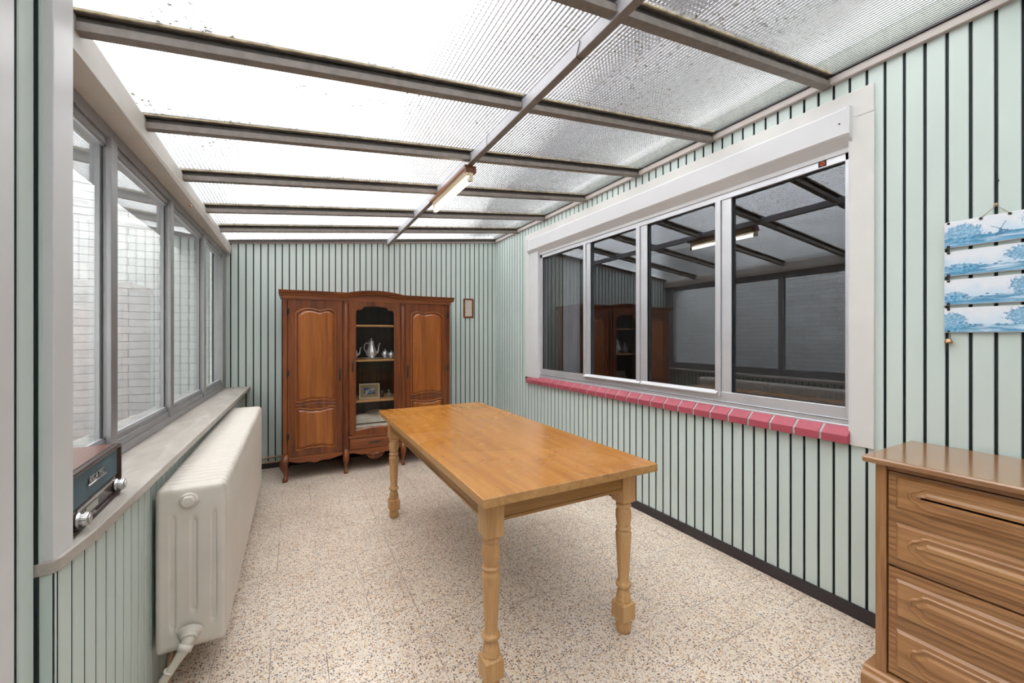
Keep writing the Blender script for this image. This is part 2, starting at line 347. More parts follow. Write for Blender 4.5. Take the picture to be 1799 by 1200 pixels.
# ------------------------------------------------------------------ mesh builder
class MB:
    def __init__(self): self.v = []; self.f = []; self.mi = []; self.sm = []
    def add(self, vs, fs, mi=0, smooth=False):
        o = len(self.v); self.v += [tuple(q) for q in vs]
        for f in fs: self.f.append([i+o for i in f]); self.mi.append(mi); self.sm.append(smooth)
        return self
    def box(self, x0, x1, y0, y1, z0, z1, mi=0):
        x0, x1 = min(x0,x1), max(x0,x1); y0, y1 = min(y0,y1), max(y0,y1); z0, z1 = min(z0,z1), max(z0,z1)
        vs = [(x,y,z) for x in (x0,x1) for y in (y0,y1) for z in (z0,z1)]
        return self.add(vs, [(0,1,3,2),(4,6,7,5),(0,4,5,1),(2,3,7,6),(0,2,6,4),(1,5,7,3)], mi)
    def hexa(self, p, mi=0):   # 8 points: bottom ring 4 (ccw), top ring 4
        return self.add(p, [(3,2,1,0),(4,5,6,7),(0,1,5,4),(1,2,6,5),(2,3,7,6),(3,0,4,7)], mi)
    def prism(self, poly, axis, a, b, mi=0, smooth=False):
        """poly: list of 2D points in the plane perpendicular to axis ('x': (y,z), 'y': (x,z), 'z': (x,y)); extruded a..b"""
        n = len(poly)
        def P(p, t): return {'x': (t,p[0],p[1]), 'y': (p[0],t,p[1]), 'z': (p[0],p[1],t)}[axis]
        vs = [P(p, a) for p in poly]+[P(p, b) for p in poly]
        fs = [(i, (i+1)%n, n+(i+1)%n, n+i) for i in range(n)]
        self.add(vs, fs, mi, smooth)
        self.add(vs, [tuple(range(n))[::-1], tuple(range(n, 2*n))], mi)
        return self
    def bevpoly(self, poly, axis, a, b, inset, mi=0):
        """extruded polygon whose b-end is inset (a sloped border), poly convex-ish"""
        n = len(poly); cx = sum(p[0] for p in poly)/n; cy = sum(p[1] for p in poly)/n
        mx = max(abs(p[0]-cx) for p in poly); my = max(abs(p[1]-cy) for p in poly)
        ip = [(cx+(p[0]-cx)*(mx-inset)/mx, cy+(p[1]-cy)*(my-inset)/my) for p in poly]
        def P(p, t): return {'x': (t,p[0],p[1]), 'y': (p[0],t,p[1]), 'z': (p[0],p[1],t)}[axis]
        vs = [P(p, a) for p in poly]+[P(p, b) for p in ip]
        self.add(vs, [(i, (i+1)%n, n+(i+1)%n, n+i) for i in range(n)]+[tuple(range(n, 2*n))], mi)
        return self
    def tube(self, pts, r, n=12, mi=0, closed=False, cap=True):
        pts = [Vector(p) for p in pts]; m = len(pts)
        rs = r if isinstance(r, (list, tuple)) else [r]*m
        vs = []; prev = None
        for i, p in enumerate(pts):
            if closed: t = pts[(i+1)%m]-pts[i-1]
            else: t = pts[min(i+1, m-1)]-pts[max(i-1, 0)]
            t.normalize()
            if prev is None:
                u = t.orthogonal().normalized()
            else:
                u = prev-t*prev.dot(t)
                if u.length < 1e-6: u = t.orthogonal()
                u.normalize()
            prev = u; w_ = t.cross(u)
            for k in range(n):
                a = 2*PI*k/n
                vs.append(p+(u*math.cos(a)+w_*math.sin(a))*rs[i])
        fs = []
        for i in range(m if closed else m-1):
            j = (i+1) % m
            for k in range(n): fs.append((i*n+k, i*n+(k+1)%n, j*n+(k+1)%n, j*n+k))
        self.add(vs, fs, mi, True)
        if cap and not closed:
            self.add(vs[:n], [tuple(range(n))[::-1]], mi); self.add(vs[-n:], [tuple(range(n))], mi)
        return self
    def lathe(self, prof, cx=0, cy=0, cz=0, n=24, mi=0, sx=1, sy=1):
        """prof: (r, z)"""
        m = len(prof)
        vs = [(cx+r*math.cos(2*PI*k/n)*sx, cy+r*math.sin(2*PI*k/n)*sy, cz+z) for r, z in prof for k in range(n)]
        fs = [(i*n+k, i*n+(k+1)%n, (i+1)*n+(k+1)%n, (i+1)*n+k) for i in range(m-1) for k in range(n)]
        self.add(vs, fs, mi, True)
        self.add(vs[:n], [tuple(range(n))[::-1]], mi); self.add(vs[-n:], [tuple(range(n))], mi)
        return self
    def xf(self, M):
        self.v = [tuple(M @ Vector(p)) for p in self.v]; return self

WLOC = {}
def wloc(o): return WLOC.get(o.name, Vector((0,0,0))) if o else Vector((0,0,0))
def build(name, mb, mats, parent=None, bevel=0, seg=2, origin=None, auto=True):
    me = bpy.data.meshes.new(name)
    base = wloc(parent)
    if origin is not None: o = Vector(origin)
    elif parent is not None: o = base
    else:
        xs = [Vector(p) for p in mb.v]
        lo = Vector([min(p[i] for p in xs) for i in range(3)]); hi = Vector([max(p[i] for p in xs) for i in range(3)])
        o = Vector(((lo.x+hi.x)/2, (lo.y+hi.y)/2, lo.z))
    me.from_pydata([tuple(Vector(p)-o) for p in mb.v], [], mb.f)
    if not isinstance(mats, (list, tuple)): mats = [mats]
    for m in mats: me.materials.append(m)
    for p, mi, sm in zip(me.polygons, mb.mi, mb.sm): p.material_index = mi; p.use_smooth = sm
    bm = bmesh.new(); bm.from_mesh(me)
    bmesh.ops.remove_doubles(bm, verts=bm.verts, dist=1e-6)
    bmesh.ops.recalc_face_normals(bm, faces=bm.faces)
    bm.to_mesh(me); bm.free()
    ob = bpy.data.objects.new(name, me); C.objects.link(ob)
    if parent: ob.parent = parent
    ob.location = o-base
    WLOC[ob.name] = o
    if bevel:
        b = ob.modifiers.new('bevel', 'BEVEL'); b.width = bevel; b.segments = seg; b.limit_method = 'ANGLE'; b.angle_limit = math.radians(35)
        b.harden_normals = False
    return ob
def empty(name, loc, label=None, cat=None, group=None, kind=None):
    o = bpy.data.objects.new(name, None); C.objects.link(o); o.location = loc; o.empty_display_size = 0.1
    WLOC[o.name] = Vector(loc); return tag(o, label, cat, group, kind)
def tag(o, label=None, cat=None, group=None, kind=None):
    if label: o['label'] = label
    if cat: o['category'] = cat
    if group: o['group'] = group
    if kind: o['kind'] = kind
    return o
def struct(name, mb, mats, label=None, parent=None, bevel=0):
    o = build(name, mb, mats, parent, bevel, origin=(0,0,0) if parent is None else None)
    if parent is None:
        tag(o, label, None, None, 'structure')
    return o

# ================================================================== SETTING
# floor
struct('floor', MB().box(-0.75, XR+0.02, YF-0.05, YB+0.02, -0.08, 0), floor_m, 'cream terrazzo floor tiles with dark and ochre chips')

def boards(mb, along, plane, inward, g0, pitch, a, b, ztop, holes=(), z0=0.0, depth=0.009, gw=0.0095, skew=None):
    """vertical boards; along 'x' or 'y'; plane = wall face; inward = +1/-1 direction away from the room"""
    k = math.floor((a-g0)/pitch)-1
    while True:
        e0 = g0+k*pitch+gw/2; e1 = g0+(k+1)*pitch-gw/2; k += 1
        if e0 >= b: break
        e0 = max(e0, a); e1 = min(e1, b)
        if e1-e0 < 0.002: continue
        cuts = sorted([(h[2], h[3]) for h in holes if e1 > h[0]+1e-4 and e0 < h[1]-1e-4])
        zz = z0; spans = []
        top = min(ztop(e0), ztop(e1))
        for c0, c1 in cuts:
            if c0 > zz: spans.append((zz, c0))
            zz = max(zz, c1)
        if top > zz: spans.append((zz, top))
        for s0, s1 in spans:
            d = 0.0025
            if along == 'y':
                pl = (lambda y: plane) if skew is None else skew
                def ring(z): return [(pl(e0)+inward*depth, e0, z), (pl(e0)+inward*d, e0, z), (pl(e0), e0+d, z), (pl(e1), e1-d, z), (pl(e1)+inward*d, e1, z), (pl(e1)+inward*depth, e1, z)]
            else:
                def ring(z): return [(e0, plane+inward*depth, z), (e0, plane+inward*d, z), (e0+d, plane, z), (e1-d, plane, z), (e1, plane+inward*d, z), (e1, plane+inward*depth, z)]
            vs = ring(s0)+ring(s1)
            mb.add(vs, [(i, (i+1)%6, 6+(i+1)%6, 6+i) for i in (1,2,3)]+[(5,4,3,2,1,0), (6,7,8,9,10,11)], 0)
            mb.add(vs, [(i, (i+1)%6, 6+(i+1)%6, 6+i) for i in (0,4,5)], 1)
    return mb

# right wall with the window opening
WO = (0.905, 3.64, 0.80, 2.40)
mb = MB()
boards(mb, 'y', XR, 1, 0.7205, 0.0637, YF, YB, lambda y: 2.545, [(0.88, 3.90, 0.80, 2.40)], 0.0)
for y0, y1, z0, z1 in ((YF, WO[0], 0, 2.56), (WO[1], YB+0.02, 0, 2.56), (WO[0], WO[1], 0, WO[2]), (WO[0], WO[1], WO[3], 2.56)):
    mb.box(XR+0.009, XR+0.12, y0, y1, z0, z1, 1)
for y0, y1, z0, z1 in ((WO[0]-0.02, WO[0], WO[2], WO[3]), (WO[1], WO[1]+0.02, WO[2], WO[3])):
    pass
struct('wall_right', mb, [mint, groove], 'right wall of pale mint vertical boards with dark grooves')
# back wall
mb = MB()
boards(mb, 'x', YB, 1, -0.531, 0.0613, -0.66, XR, lambda x: zr(x)-0.01)
mb.hexa([(-0.68,YB+0.009,0),(XR,YB+0.009,0),(XR,YB+0.11,0),(-0.68,YB+0.11,0),(-0.68,YB+0.009,zr(-0.68)-0.004),(XR,YB+0.009,zr(XR)-0.004),(XR,YB+0.11,zr(XR)-0.004),(-0.68,YB+0.11,zr(-0.68)-0.004)], 1)
struct('wall_back', mb, [mint, groove], 'far wall of pale mint vertical boards behind the wardrobe')
# wall behind the camera, with a white door
mb = MB()
boards(mb, 'x', YF, -1, -0.531, 0.0613, -0.66, XR, lambda x: zr(x)-0.01)
mb.hexa([(-0.68,YF-0.11,0),(XR+0.1,YF-0.11,0),(XR+0.1,YF-0.009,0),(-0.68,YF-0.009,0),(-0.68,YF-0.11,zr(-0.68)-0.004),(XR+0.1,YF-0.11,zr(XR)-0.004),(XR+0.1,YF-0.009,zr(XR)-0.004),(-0.68,YF-0.009,zr(-0.68)-0.004)], 1)
struct('wall_front', mb, [mint, groove], 'mint boarded wall behind the camera')
# left wall: below the sill, near strip, ends
mb = MB()
boards(mb, 'y', 0, -1, 1.304, 0.0637, 1.222, YB, lambda y: 0.789, skew=xu)
mb.hexa([(-0.66,1.222,0),(xu(1.222)-0.009,1.222,0),(xu(YB)-0.009,YB,0),(-0.66,YB,0),(-0.66,1.222,0.788),(xu(1.222)-0.009,1.222,0.788),(xu(YB)-0.009,YB,0.788),(-0.66,YB,0.788)], 1)
boards(mb, 'y', XLW, -1, 1.215, 0.0637, 1.148, 1.215, lambda y: 2.19)
mb.box(XLW-0.18, XLW-0.009, 1.10, 1.221, 0, 2.20, 1)
mb.box(XLW+0.0035, xu(1.22)-0.002, 1.2205, 1.2285, 0, 0.788, 0)      # small return below the sill end
mb.box(XLW+0.0035, XLW+0.0090, 1.2175, 1.2285, 0.80, 2.20, 0)
mb.box(XLW-0.002, XLW+0.0035, 1.2150, 1.2200, 0, 2.20, 1); mb.box(xu(1.22)-0.002, xu(1.22), 1.2205, 1.224, 0, 0.788, 1)
mb.box(XLW-0.009, XLW-0.001, 1.118, 1.149, 0, 2.2, 1)
mb.box(XLW-0.10, XLW, YF, 0.10, 0, 2.20, 0)
mb.box(XLW-0.10, XLW, 0.10, 1.10, 2.08, 2.20, 0)
struct('wall_left', mb, [mint, groove], 'left wall of mint boards below the stone sill')
# white door with its casing just left of the frame edge
dr = empty('door_1', (XLW, 0.6, 0), 'white door casing at the left edge of the picture', None, None, 'structure')
build('casing', MB().box(XLW-0.05, XLW+0.012, 1.05, 1.117, 0, 2.12).box(XLW-0.05, XLW+0.012, 0.08, 0.17, 0, 2.12).box(XLW-0.05, XLW+0.012, 0.17, 1.05, 2.03, 2.12), white, dr, 0.004)
build('door_leaf', MB().box(XLW-0.06, XLW-0.02, 0.17, 1.05, 0.01, 2.03), white, dr, 0.004)
build('handle', MB().tube([(XLW-0.02,0.24,1.02),(XLW+0.035,0.24,1.02),(XLW+0.035,0.36,1.02)], 0.009), chrome, dr)

# skirtings
struct('baseboard_right', MB().box(XR-0.012, XR+0.004, YF, YB, 0, 0.062), skirt, 'black skirting along the right wall', bevel=0.002)
struct('baseboard_back', MB().box(-0.40, XR-0.012, YB-0.012, YB+0.004, 0, 0.050), skirt, 'black skirting along the far wall', bevel=0.002)
# trims under the roof
mb = MB()
mb.box(XR-0.022, XR+0.004, YF, YB-0.02, 2.497, 2.533)
struct('trim_1', mb, trim_m, 'beige strip along the top of the right wall', bevel=0.003)
mb = MB()
def zt(x): return 2.243+0.1115*x
def slopebox(mb, x0, x1, y0, y1, f0, f1, mi=0):
    return mb.hexa([(x0,y0,f0(x0)),(x1,y0,f0(x1)),(x1,y1,f0(x1)),(x0,y1,f0(x0)),(x0,y0,f1(x0)),(x1,y0,f1(x1)),(x1,y1,f1(x1)),(x0,y1,f1(x0))], mi)
slopebox(mb, -0.56, XR-0.001, YB-0.018, YB+0.004, zt, lambda x: zt(x)+0.026)
struct('trim_2', mb, trim_m, 'beige strip along the top of the far wall', bevel=0.002)

# ================================================================== GLASS ROOF
roof = empty('ceiling', (0.8, 1.5, 2.28), 'sloping ribbed glass roof on brown-grey metal bars', None, None, 'structure')
BARS = [4.074, 3.487, 2.838, 2.216, 1.609, 0.998, 0.385, -0.23, -0.85, -1.47]
edges = [YB+0.10]+BARS+[YF-0.10]
T0 = 0.006
for i in range(len(edges)-1):
    y1, y0 = edges[i]-0.004, edges[i+1]+0.004
    mb = slopebox(MB(), -0.86, XR+0.02, y0, y1, lambda x: zr(x)+0.001, lambda x: zr(x)+0.001+T0)
    mb.mi = [1 if k == 1 else 0 for k in range(6)]
    build('glass_pane', mb, roof_m, roof)
for y in BARS:
    for (x0, x1) in ((-0.545, 0.912), (0.946, XR-0.004)):
        mb = MB()
        slopebox(mb, x0, x1, y-0.019, y+0.019, lambda x: zr(x)-0.056, lambda x: zr(x)-0.030)
        slopebox(mb, x0, x1, y-0.011, y+0.011, lambda x: zr(x)-0.030, lambda x: zr(x)-0.012, 1)
        slopebox(mb, x0, x1, y-0.024, y+0.024, lambda x: zr(x)-0.012, lambda x: zr(x)-0.003, 1)
        r = build('rafter', mb, [bar_m, bar_d], roof, 0.0015)
        mb = slopebox(MB(), x0, x1, y-0.031, y-0.024, lambda x: zr(x)-0.007, lambda x: zr(x)-0.0005)
        build('putty_line', mb, putty_m, r)
    build('cap_strip', slopebox(MB(), -0.86, XR, y-0.022, y+0.022, lambda x: zr(x)+0.009, lambda x: zr(x)+0.016), alu_d, roof)
# end bar on the far wall, closing strip on the right wall
mb = slopebox(MB(), -0.55, XR-0.02, YB-0.040, YB-0.001, lambda x: zt(x)+0.028, lambda x: zr(x)-0.001)
slopebox(mb, -0.55, XR-0.02, YB-0.050, YB-0.040, lambda x: zr(x)-0.022, lambda x: zr(x)-0.001)
build('end_bar', mb, bar_d, roof, 0.002)
build('wall_strip', MB().box(XR-0.030, XR+0.02, YF, YB-0.05, 2.5335, 2.5440), black, roof)
# purlin
pu = build('purlin', MB().box(0.912, 0.946, YF, YB-0.003, 2.321, 2.372), [purl_m, bar_m], roof, 0.003)
for p_ in pu.data.polygons:
    if p_.normal.z < -0.9: p_.material_index = 1
# eaves beam on the left, its lower board tapers with the skewed window
def bm_pts(y):
    t = (y-1.61)/(YB-1.61); q = (y-1.79)/(YB-1.79)
    return (-0.545, zr(-0.545)-0.004), (-0.545+0.016*t, 2.098+0.064*t), (-0.618+0.088*q, 2.094-0.010*q)
mb = MB()
for (ya, yb) in ((YF, 1.61), (1.61, YB-0.004)):
    vs = []
    for y in (ya, yb):
        A, M_, L_ = bm_pts(y)
        vs += [(A[0], y, A[1]), (M_[0], y, M_[1]), (M_[0]-0.045, y, M_[1]), (-0.66, y, A[1]-0.01)]
    mb.add(vs, [(0,1,5,4),(1,2,6,5),(2,3,7,6),(3,0,4,7),(3,2,1,0),(4,5,6,7)])
build('eaves_beam', mb, beam_m, roof, 0.003)
mb = MB()
for (ya, yb) in ((YF, 1.61), (1.61, YB-0.006)):
    vs = []
    for y in (ya, yb):
        A, M_, L_ = bm_pts(y)
        vs += [(M_[0]+0.004, y, M_[1]+0.004), (M_[0]+0.006, y, M_[1]-0.002), (L_[0], y, L_[1]), (min(L_[0], xl(y))-0.05, y, L_[1]), (min(L_[0], xl(y))-0.05, y, M_[1]+0.004)]
    mb.add(vs, [(0,1,6,5),(1,2,7,6),(2,3,8,7),(3,4,9,8),(4,0,5,9),(4,3,2,1,0),(5,6,7,8,9)])
build('lower_beam_board', mb, plain('lower_beam_shaded', (0.52,0.47,0.42), 0.55), roof)  # darker than the upper beam: shade of the down-facing board put into colour
# outer gutter edge
build('gutter', MB().box(-0.93, -0.70, YF, YB+0.1, 2.09, 2.175), alu_d, roof, 0.01)

# ================================================================== RIGHT WINDOW
w1 = empty('window_1', (XR, 2.3, 0.8), 'wide four-pane window in the right wall under a white roller shutter box', None, None, 'structure')
XC = XR-0.014
mb = MB()
mb.box(XC, XR+0.012, 0.818, 0.906, 0.794, 2.30)
mb.box(XC, XR+0.012, 3.80, 3.885, 0.86, 2.30)
mb.prism([(0.818,2.30),(3.885,2.30),(3.885,2.423),(0.818,2.423)], 'x', XC, XR+0.012)
build('casing', mb, white2, w1, 0.002)
# reveals
mb = MB()
mb.box(XC+0.002, XR+0.11, 0.898, 0.912, 0.80, 2.31)
mb.box(XC+0.002, XR+0.11, 3.625, 3.80, 0.86, 2.31)
mb.box(XR+0.008, XR+0.11, 0.912, 3.64, 2.16, 2.40)
build('reveal', mb, white, w1, 0.002)
# roller shutter box: front face, slanted underside, end caps
pf = [(XC-0.026, 2.345), (XC-0.026, 2.232), (XC-0.018, 2.222), (XR+0.022, 2.168), (XR+0.03, 2.168), (XR+0.03, 2.352), (XC-0.02, 2.352)]
sb = build('shutter_box', MB().prism(pf, 'y', 0.905, 3.80), white, w1, 0.001)
mb = MB().prism([(XC-0.030,2.356),(XC-0.030,2.228),(XR+0.02,2.160),(XR+0.03,2.160),(XR+0.03,2.356)], 'y', 0.895, 0.905).prism([(XC-0.030,2.356),(XC-0.030,2.228),(XR+0.02,2.160),(XR+0.03,2.160),(XR+0.03,2.356)], 'y', 3.80, 3.81)
build('end_cap', mb, white, sb, 0.001)
build('screw', MB().tube([(XC-0.026,0.935,2.285),(XC-0.029,0.935,2.285)], 0.0035), black, sb)
# aluminium frame
XG = XR+0.036
mb = MB()
mb.box(XR+0.012, XG+0.03, 0.912, 3.625, 0.880, 0.905)          # sub-sill track
mb.box(XR+0.020, XG+0.03, 0.912, 3.625, 0.905, 0.962)
mb.box(XR+0.006, XG+0.03, 0.905, 3.64, 0.866, 0.880)
mb.box(XR+0.016, XG+0.03, 0.912, 3.625, 2.126, 2.168)
mb.box(XR+0.016, XG+0.03, 0.912, 0.936, 0.88, 2.168)
mb.box(XR+0.016, XG+0.03, 3.585, 3.625, 0.88, 2.168)
fr = build('frame', mb, alu, w1, 0.0025)
for (y0, y1) in ((1.505, 1.605), (2.160, 2.262), (2.810, 2.900)):
    mb = MB().box(XR+0.022, XG+0.03, y0, y0+(y1-y0)*0.62, 0.93, 2.13).box(XR+0.012, XG+0.02, y0+(y1-y0)*0.64, y1, 0.93, 2.13)
    build('mullion', mb, alu, w1, 0.003)
for (y0, y1) in ((1.585, 2.205), (2.215, 2.875)):
    build('ledge', MB().prism([(XR-0.006,0.952),(XR+0.024,0.968),(XR+0.024,0.960),(XR-0.006,0.944)], 'y', y0, y1), white, w1, 0.001)
build('track_line', MB().box(XR+0.0105, XR+0.0125, 0.914, 3.62, 0.900, 0.903), black, w1)
for (y0, y1) in ((0.934, 1.507), (1.603, 2.162), (2.260, 2.812), (2.898, 3.587)):
    o_ = 0.007*(y1-y0)                      # the sashes hang slightly out of true
    build('pane', MB().hexa([(XG+0.004-o_,y0,0.960),(XG+0.006-o_,y0,0.960),(XG+0.006+o_,y1,0.960),(XG+0.004+o_,y1,0.960),(XG+0.004-o_,y0,2.128),(XG+0.006-o_,y0,2.128),(XG+0.006+o_,y1,2.128),(XG+0.004+o_,y1,2.128)]), pane_m, w1)
    mb = MB()
    for a_, b_ in (((y0, y0+0.006), (0.96, 2.128)), ((y1-0.006, y1), (0.96, 2.128))):
        mb.box(XG-0.008, XG+0.004, a_[0], a_[1], b_[0], b_[1])
    mb.box(XG-0.008, XG+0.004, y0, y1, 0.960, 0.966).box(XG-0.008, XG+0.004, y0, y1, 2.122, 2.128)
    build('gasket', mb, black, w1)
# sticker on the top rail
st = build('sticker', MB().box(XR+0.0145, XR+0.016, 1.012, 1.046, 2.132, 2.158), plain('sticker_black', (0.03,0.005,0.003), 0.5), w1)
build('sticker_ring', MB().tube([(XR+0.0142, 1.027+0.0075*math.cos(t*PI/8), 2.145+0.0075*math.sin(t*PI/8)) for t in range(16)], 0.0028, 6, closed=True), plain('sticker_orange', (0.75,0.10,0.01), 0.5), st)
# brick sill: rowlock bricks painted red, grey joints
mb = MB(); nb = 25; y = 0.903; p = (3.845-0.903)/nb
sl = lambda dx: [(XR-0.040-dx, 0.836), (XR-0.040-dx, 0.798), (XR+0.03, 0.798), (XR+0.03, 0.878), (XR+0.008, 0.874)]
sillb = build('brick_sill', MB().prism([(XR-0.034,0.834),(XR-0.034,0.801),(XR+0.028,0.801),(XR+0.028,0.876),(XR+0.008,0.871)], 'y', 0.905, 3.843), mortar_m, w1)
for i in range(nb):
    mb = MB().prism([(XR-0.040,0.8365),(XR-0.040,0.799),(XR+0.029,0.799),(XR+0.029,0.879),(XR+0.008,0.8745)], 'y', y+i*p+0.001, y+(i+1)*p-0.011)
    build('brick', mb, pinkred, sillb, 0.0025)

# room behind the window: dark, with curtain
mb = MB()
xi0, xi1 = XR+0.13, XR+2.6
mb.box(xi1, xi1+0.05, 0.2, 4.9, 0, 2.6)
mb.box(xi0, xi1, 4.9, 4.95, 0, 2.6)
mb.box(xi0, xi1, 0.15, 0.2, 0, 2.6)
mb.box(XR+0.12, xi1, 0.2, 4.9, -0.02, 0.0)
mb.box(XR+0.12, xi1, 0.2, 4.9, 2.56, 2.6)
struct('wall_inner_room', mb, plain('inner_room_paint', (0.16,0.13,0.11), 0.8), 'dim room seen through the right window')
def curtain(name, x, y0, y1, z0, z1, folds, amp, mat, label, cat):
    n = folds*8; mb = MB(); vs = []
    for j in (0, 1):
        for i in range(n+1):
            t = i/n; yy = y0+(y1-y0)*t
            vs.append((x+amp*math.sin(t*folds*2*PI)+amp*0.4*math.sin(t*folds*4.7), yy, (z0, z1)[j]))
    nn = n+1
    vs2 = [(a+0.004, b, c) for a, b, c in vs]
    fs = [(i, i+1, nn+i+1, nn+i) for i in range(n)]
    mb.add(vs, fs, 0, True); mb.add(vs2, [tuple(reversed(f)) for f in fs], 0, True)
    return tag(build(name, mb, mat), label, cat, None)
curtain('sheer_curtain', XR+0.20, 3.19, 3.46, 0.55, 2.30, 7, 0.014, curt_m, 'pale sheer curtain hanging behind the far window pane', 'curtain')
curtain('side_curtain', XR+0.21, 3.50, 3.74, 0.55, 2.30, 4, 0.018, plain('beige_curtain', (0.30,0.25,0.20), 0.9), 'beige side curtain behind the far edge of the window', 'curtain')

# ================================================================== LEFT WINDOW
w2 = empty('window_2', (-0.6, 3.0, 0.816), 'long aluminium window in the left wall over a stone sill', None, None, 'structure')
def sk(y0, y1, dx0, dx1, z0, z1, mb=None, mi=0):
    mb = mb or MB()
    return mb.hexa([(xl(y0)+dx0,y0,z0),(xl(y0)+dx1,y0,z0),(xl(y1)+dx1,y1,z0),(xl(y1)+dx0,y1,z0),(xl(y0)+dx0,y0,z1),(xl(y0)+dx1,y0,z1),(xl(y1)+dx1,y1,z1),(xl(y1)+dx0,y1,z1)], mi)
mb = MB()
sk(1.26, YB-0.004, -0.07, 0.0, 0.818, 0.850, mb); sk(1.26, YB-0.004, -0.06, -0.008, 0.850, 0.880, mb); sk(1.26, YB-0.004, -0.05, -0.016, 0.880, 0.900, mb)
sk(1.26, YB-0.004, -0.06, -0.004, 2.050, 2.105, mb); sk(1.26, YB-0.004, -0.05, -0.014, 2.024, 2.050, mb)
sk(4.50, YB-0.004, -0.07, -0.001, 0.818, 2.105, mb)
build('frame', mb, alu_d, w2, 0.002)
for y1 in (2.145, 2.929, 3.778):
    y0 = y1-0.060
    mb = MB()
    sk(y0, y1, -0.016, 0.0, 0.85, 2.06, mb); sk(y0+0.012, y1-0.012, -0.030, -0.016, 0.88, 2.05, mb); sk(y0-0.006, y1+0.006, -0.046, -0.030, 0.88, 2.05, mb)
    build('mullion', mb, alu_d, w2, 0.002)
for y0, y1 in ((1.28, 2.090), (2.140, 2.874), (2.924, 3.723), (3.773, 4.505)):
    build('pane', sk(y0, y1, -0.034, -0.031, 0.896, 2.030), pane_l, w2)
    mb = MB(); sk(y0, y1, -0.030, -0.022, 0.896, 0.908, mb); sk(y0, y1, -0.030, -0.022, 2.018, 2.030, mb)
    build('glazing_bead', mb, alu, w2)
# white corner post at the near end
build('post', MB().prism([(-0.67,1.215),(-0.470,1.221),(-0.4495,1.219),(-0.4465,1.298),(-0.67,1.30)], 'z', 0.816, 2.215), white, w2, 0.002)
# stone sill with a rounded near corner
pts = [(XLW,1.214)]
for t in range(0, 7):
    a = -PI/2+t/6*(PI/2); pts.append((-0.4655+0.021*math.cos(a)+0.003, 1.240+0.026*math.sin(a)))
pts += [(-0.4415+0.012, 1.36), (-0.372, YB-0.002), (xl(YB)-0.06, YB-0.002), (xl(1.22)-0.05, 1.222)]
build('window_sill', MB().prism(pts, 'z', 0.788, 0.8165), stone_m, w2, 0.003)
for y_, z_ in ((3.02, 2.10), (4.2, 2.12)):
    A, M_, L_ = bm_pts(y_)
    build('screw', MB().tube([(M_[0]-0.008,y_,M_[1]-0.055),(M_[0]+0.004,y_,M_[1]-0.055)], 0.006), brass, roof)

# ================================================================== OUTSIDE
struct('wall_yard_end', MB().box(-2.15, -0.70, YB-0.01, YB+0.25, -0.2, 3.4), brick_x, 'white painted brick wall closing the yard')
struct('wall_yard_side', MB().box(-2.2, -2.0, -2.4, YB-0.02, -0.2, 3.1), brick_y, 'white painted brick wall along the yard')
struct('floor_yard', MB().box(-2.2, -0.68, -2.4, YB, -0.2, -0.1), plain('yard_concrete', (0.40,0.39,0.37), 0.9), 'grey concrete yard floor')
hw = MB().box(XR+0.04, XR+0.2, -3, 7, 2.60, 2.80, 1).box(XR+0.03, XR+0.2, -3, 7, 2.80, 2.93, 2).box(XR+0.06, XR+0.3, -3, 7, 2.93, 4.7, 0)
struct('wall_house_above', hw, [house_m, render_m, flash_m], 'dark house wall seen blurred through the glass roof')

# ================================================================== FLUORESCENT LAMP
lamp = empty('fluorescent_lamp', (0.929, 2.6, 2.321), 'lit fluorescent tube lamp under the roof beam', 'lamp')
build('mounting_board', MB().box(0.892, 0.966, 2.245, 2.96, 2.300, 2.3205), brown_w, lamp, 0.002)
build('end_block', MB().prism([(0.892,2.3005),(0.966,2.3005),(0.960,2.270),(0.898,2.270)], 'y', 2.236, 2.262), brown_w, lamp, 0.002)
build('housing', MB().prism([(0.905,2.300),(0.953,2.300),(0.946,2.264),(0.912,2.264)], 'y', 2.262, 2.93), plain('batten_cream', (0.62,0.48,0.30), 0.4), lamp, 0.002)
for y0 in (2.232, 2.925):
    build('lamp_holder', MB().box(0.916, 0.942, y0, y0+0.016, 2.222, 2.272), plain('holder_cream', (0.78,0.70,0.50), 0.4), lamp, 0.003)
build('tube', MB().tube([(0.929,2.262,2.238),(0.929,2.914,2.238)], 0.0150, 20), tube_m, lamp)
for y0, y1 in ((2.247, 2.264), (2.912, 2.926)):
    build('tube_cap', MB().tube([(0.929,y0,2.238),(0.929,y1,2.238)], 0.0155, 20), plain('tube_cap_white', (0.75,0.72,0.66), 0.3, 0.3), lamp)
# wires
tag(build('wire_loop', MB().tube([(0.905,1.175,2.372),(0.909,1.17,2.36),(0.9095,1.185,2.33),(0.909,1.19,2.318),(0.925,1.19,2.312),(0.947,1.185,2.325)], 0.0016, 6), iron), 'thin dark wire looped round the roof beam nearest the viewer', 'wire')
tag(build('wire_loop', MB().tube([(0.909,1.96,2.375),(0.9095,1.975,2.35),(0.909,1.972,2.325),(0.909,1.97,2.312)], 0.0013, 6), iron), 'short thin wire on the side of the roof beam just before the lamp', 'wire')
def barbot(x): return zr(x)-0.058
tag(build('cable', MB().tube([(0.946+i*0.065, 2.210+0.003*math.sin(i*1.7), barbot(0.946+i*0.065)-0.001-0.002*abs(math.sin(i*0.9))) for i in range(20)], 0.0022, 6), plain('cable_tan', (0.45,0.33,0.22), 0.5)), 'thin tan cable run along a roof bar to the right of the lamp', 'cable')
tag(build('cup_hook', MB().tube([(1.52,2.216,zr(1.52)-0.056),(1.52,2.214,zr(1.52)-0.066)]+[(1.52+0.009*math.sin(t*PI/6), 2.212, zr(1.52)-0.075+0.009*math.cos(t*PI/6)) for t in range(0, 9)], 0.0018, 6), chrome), 'small metal cup hook under a roof bar', 'hook')
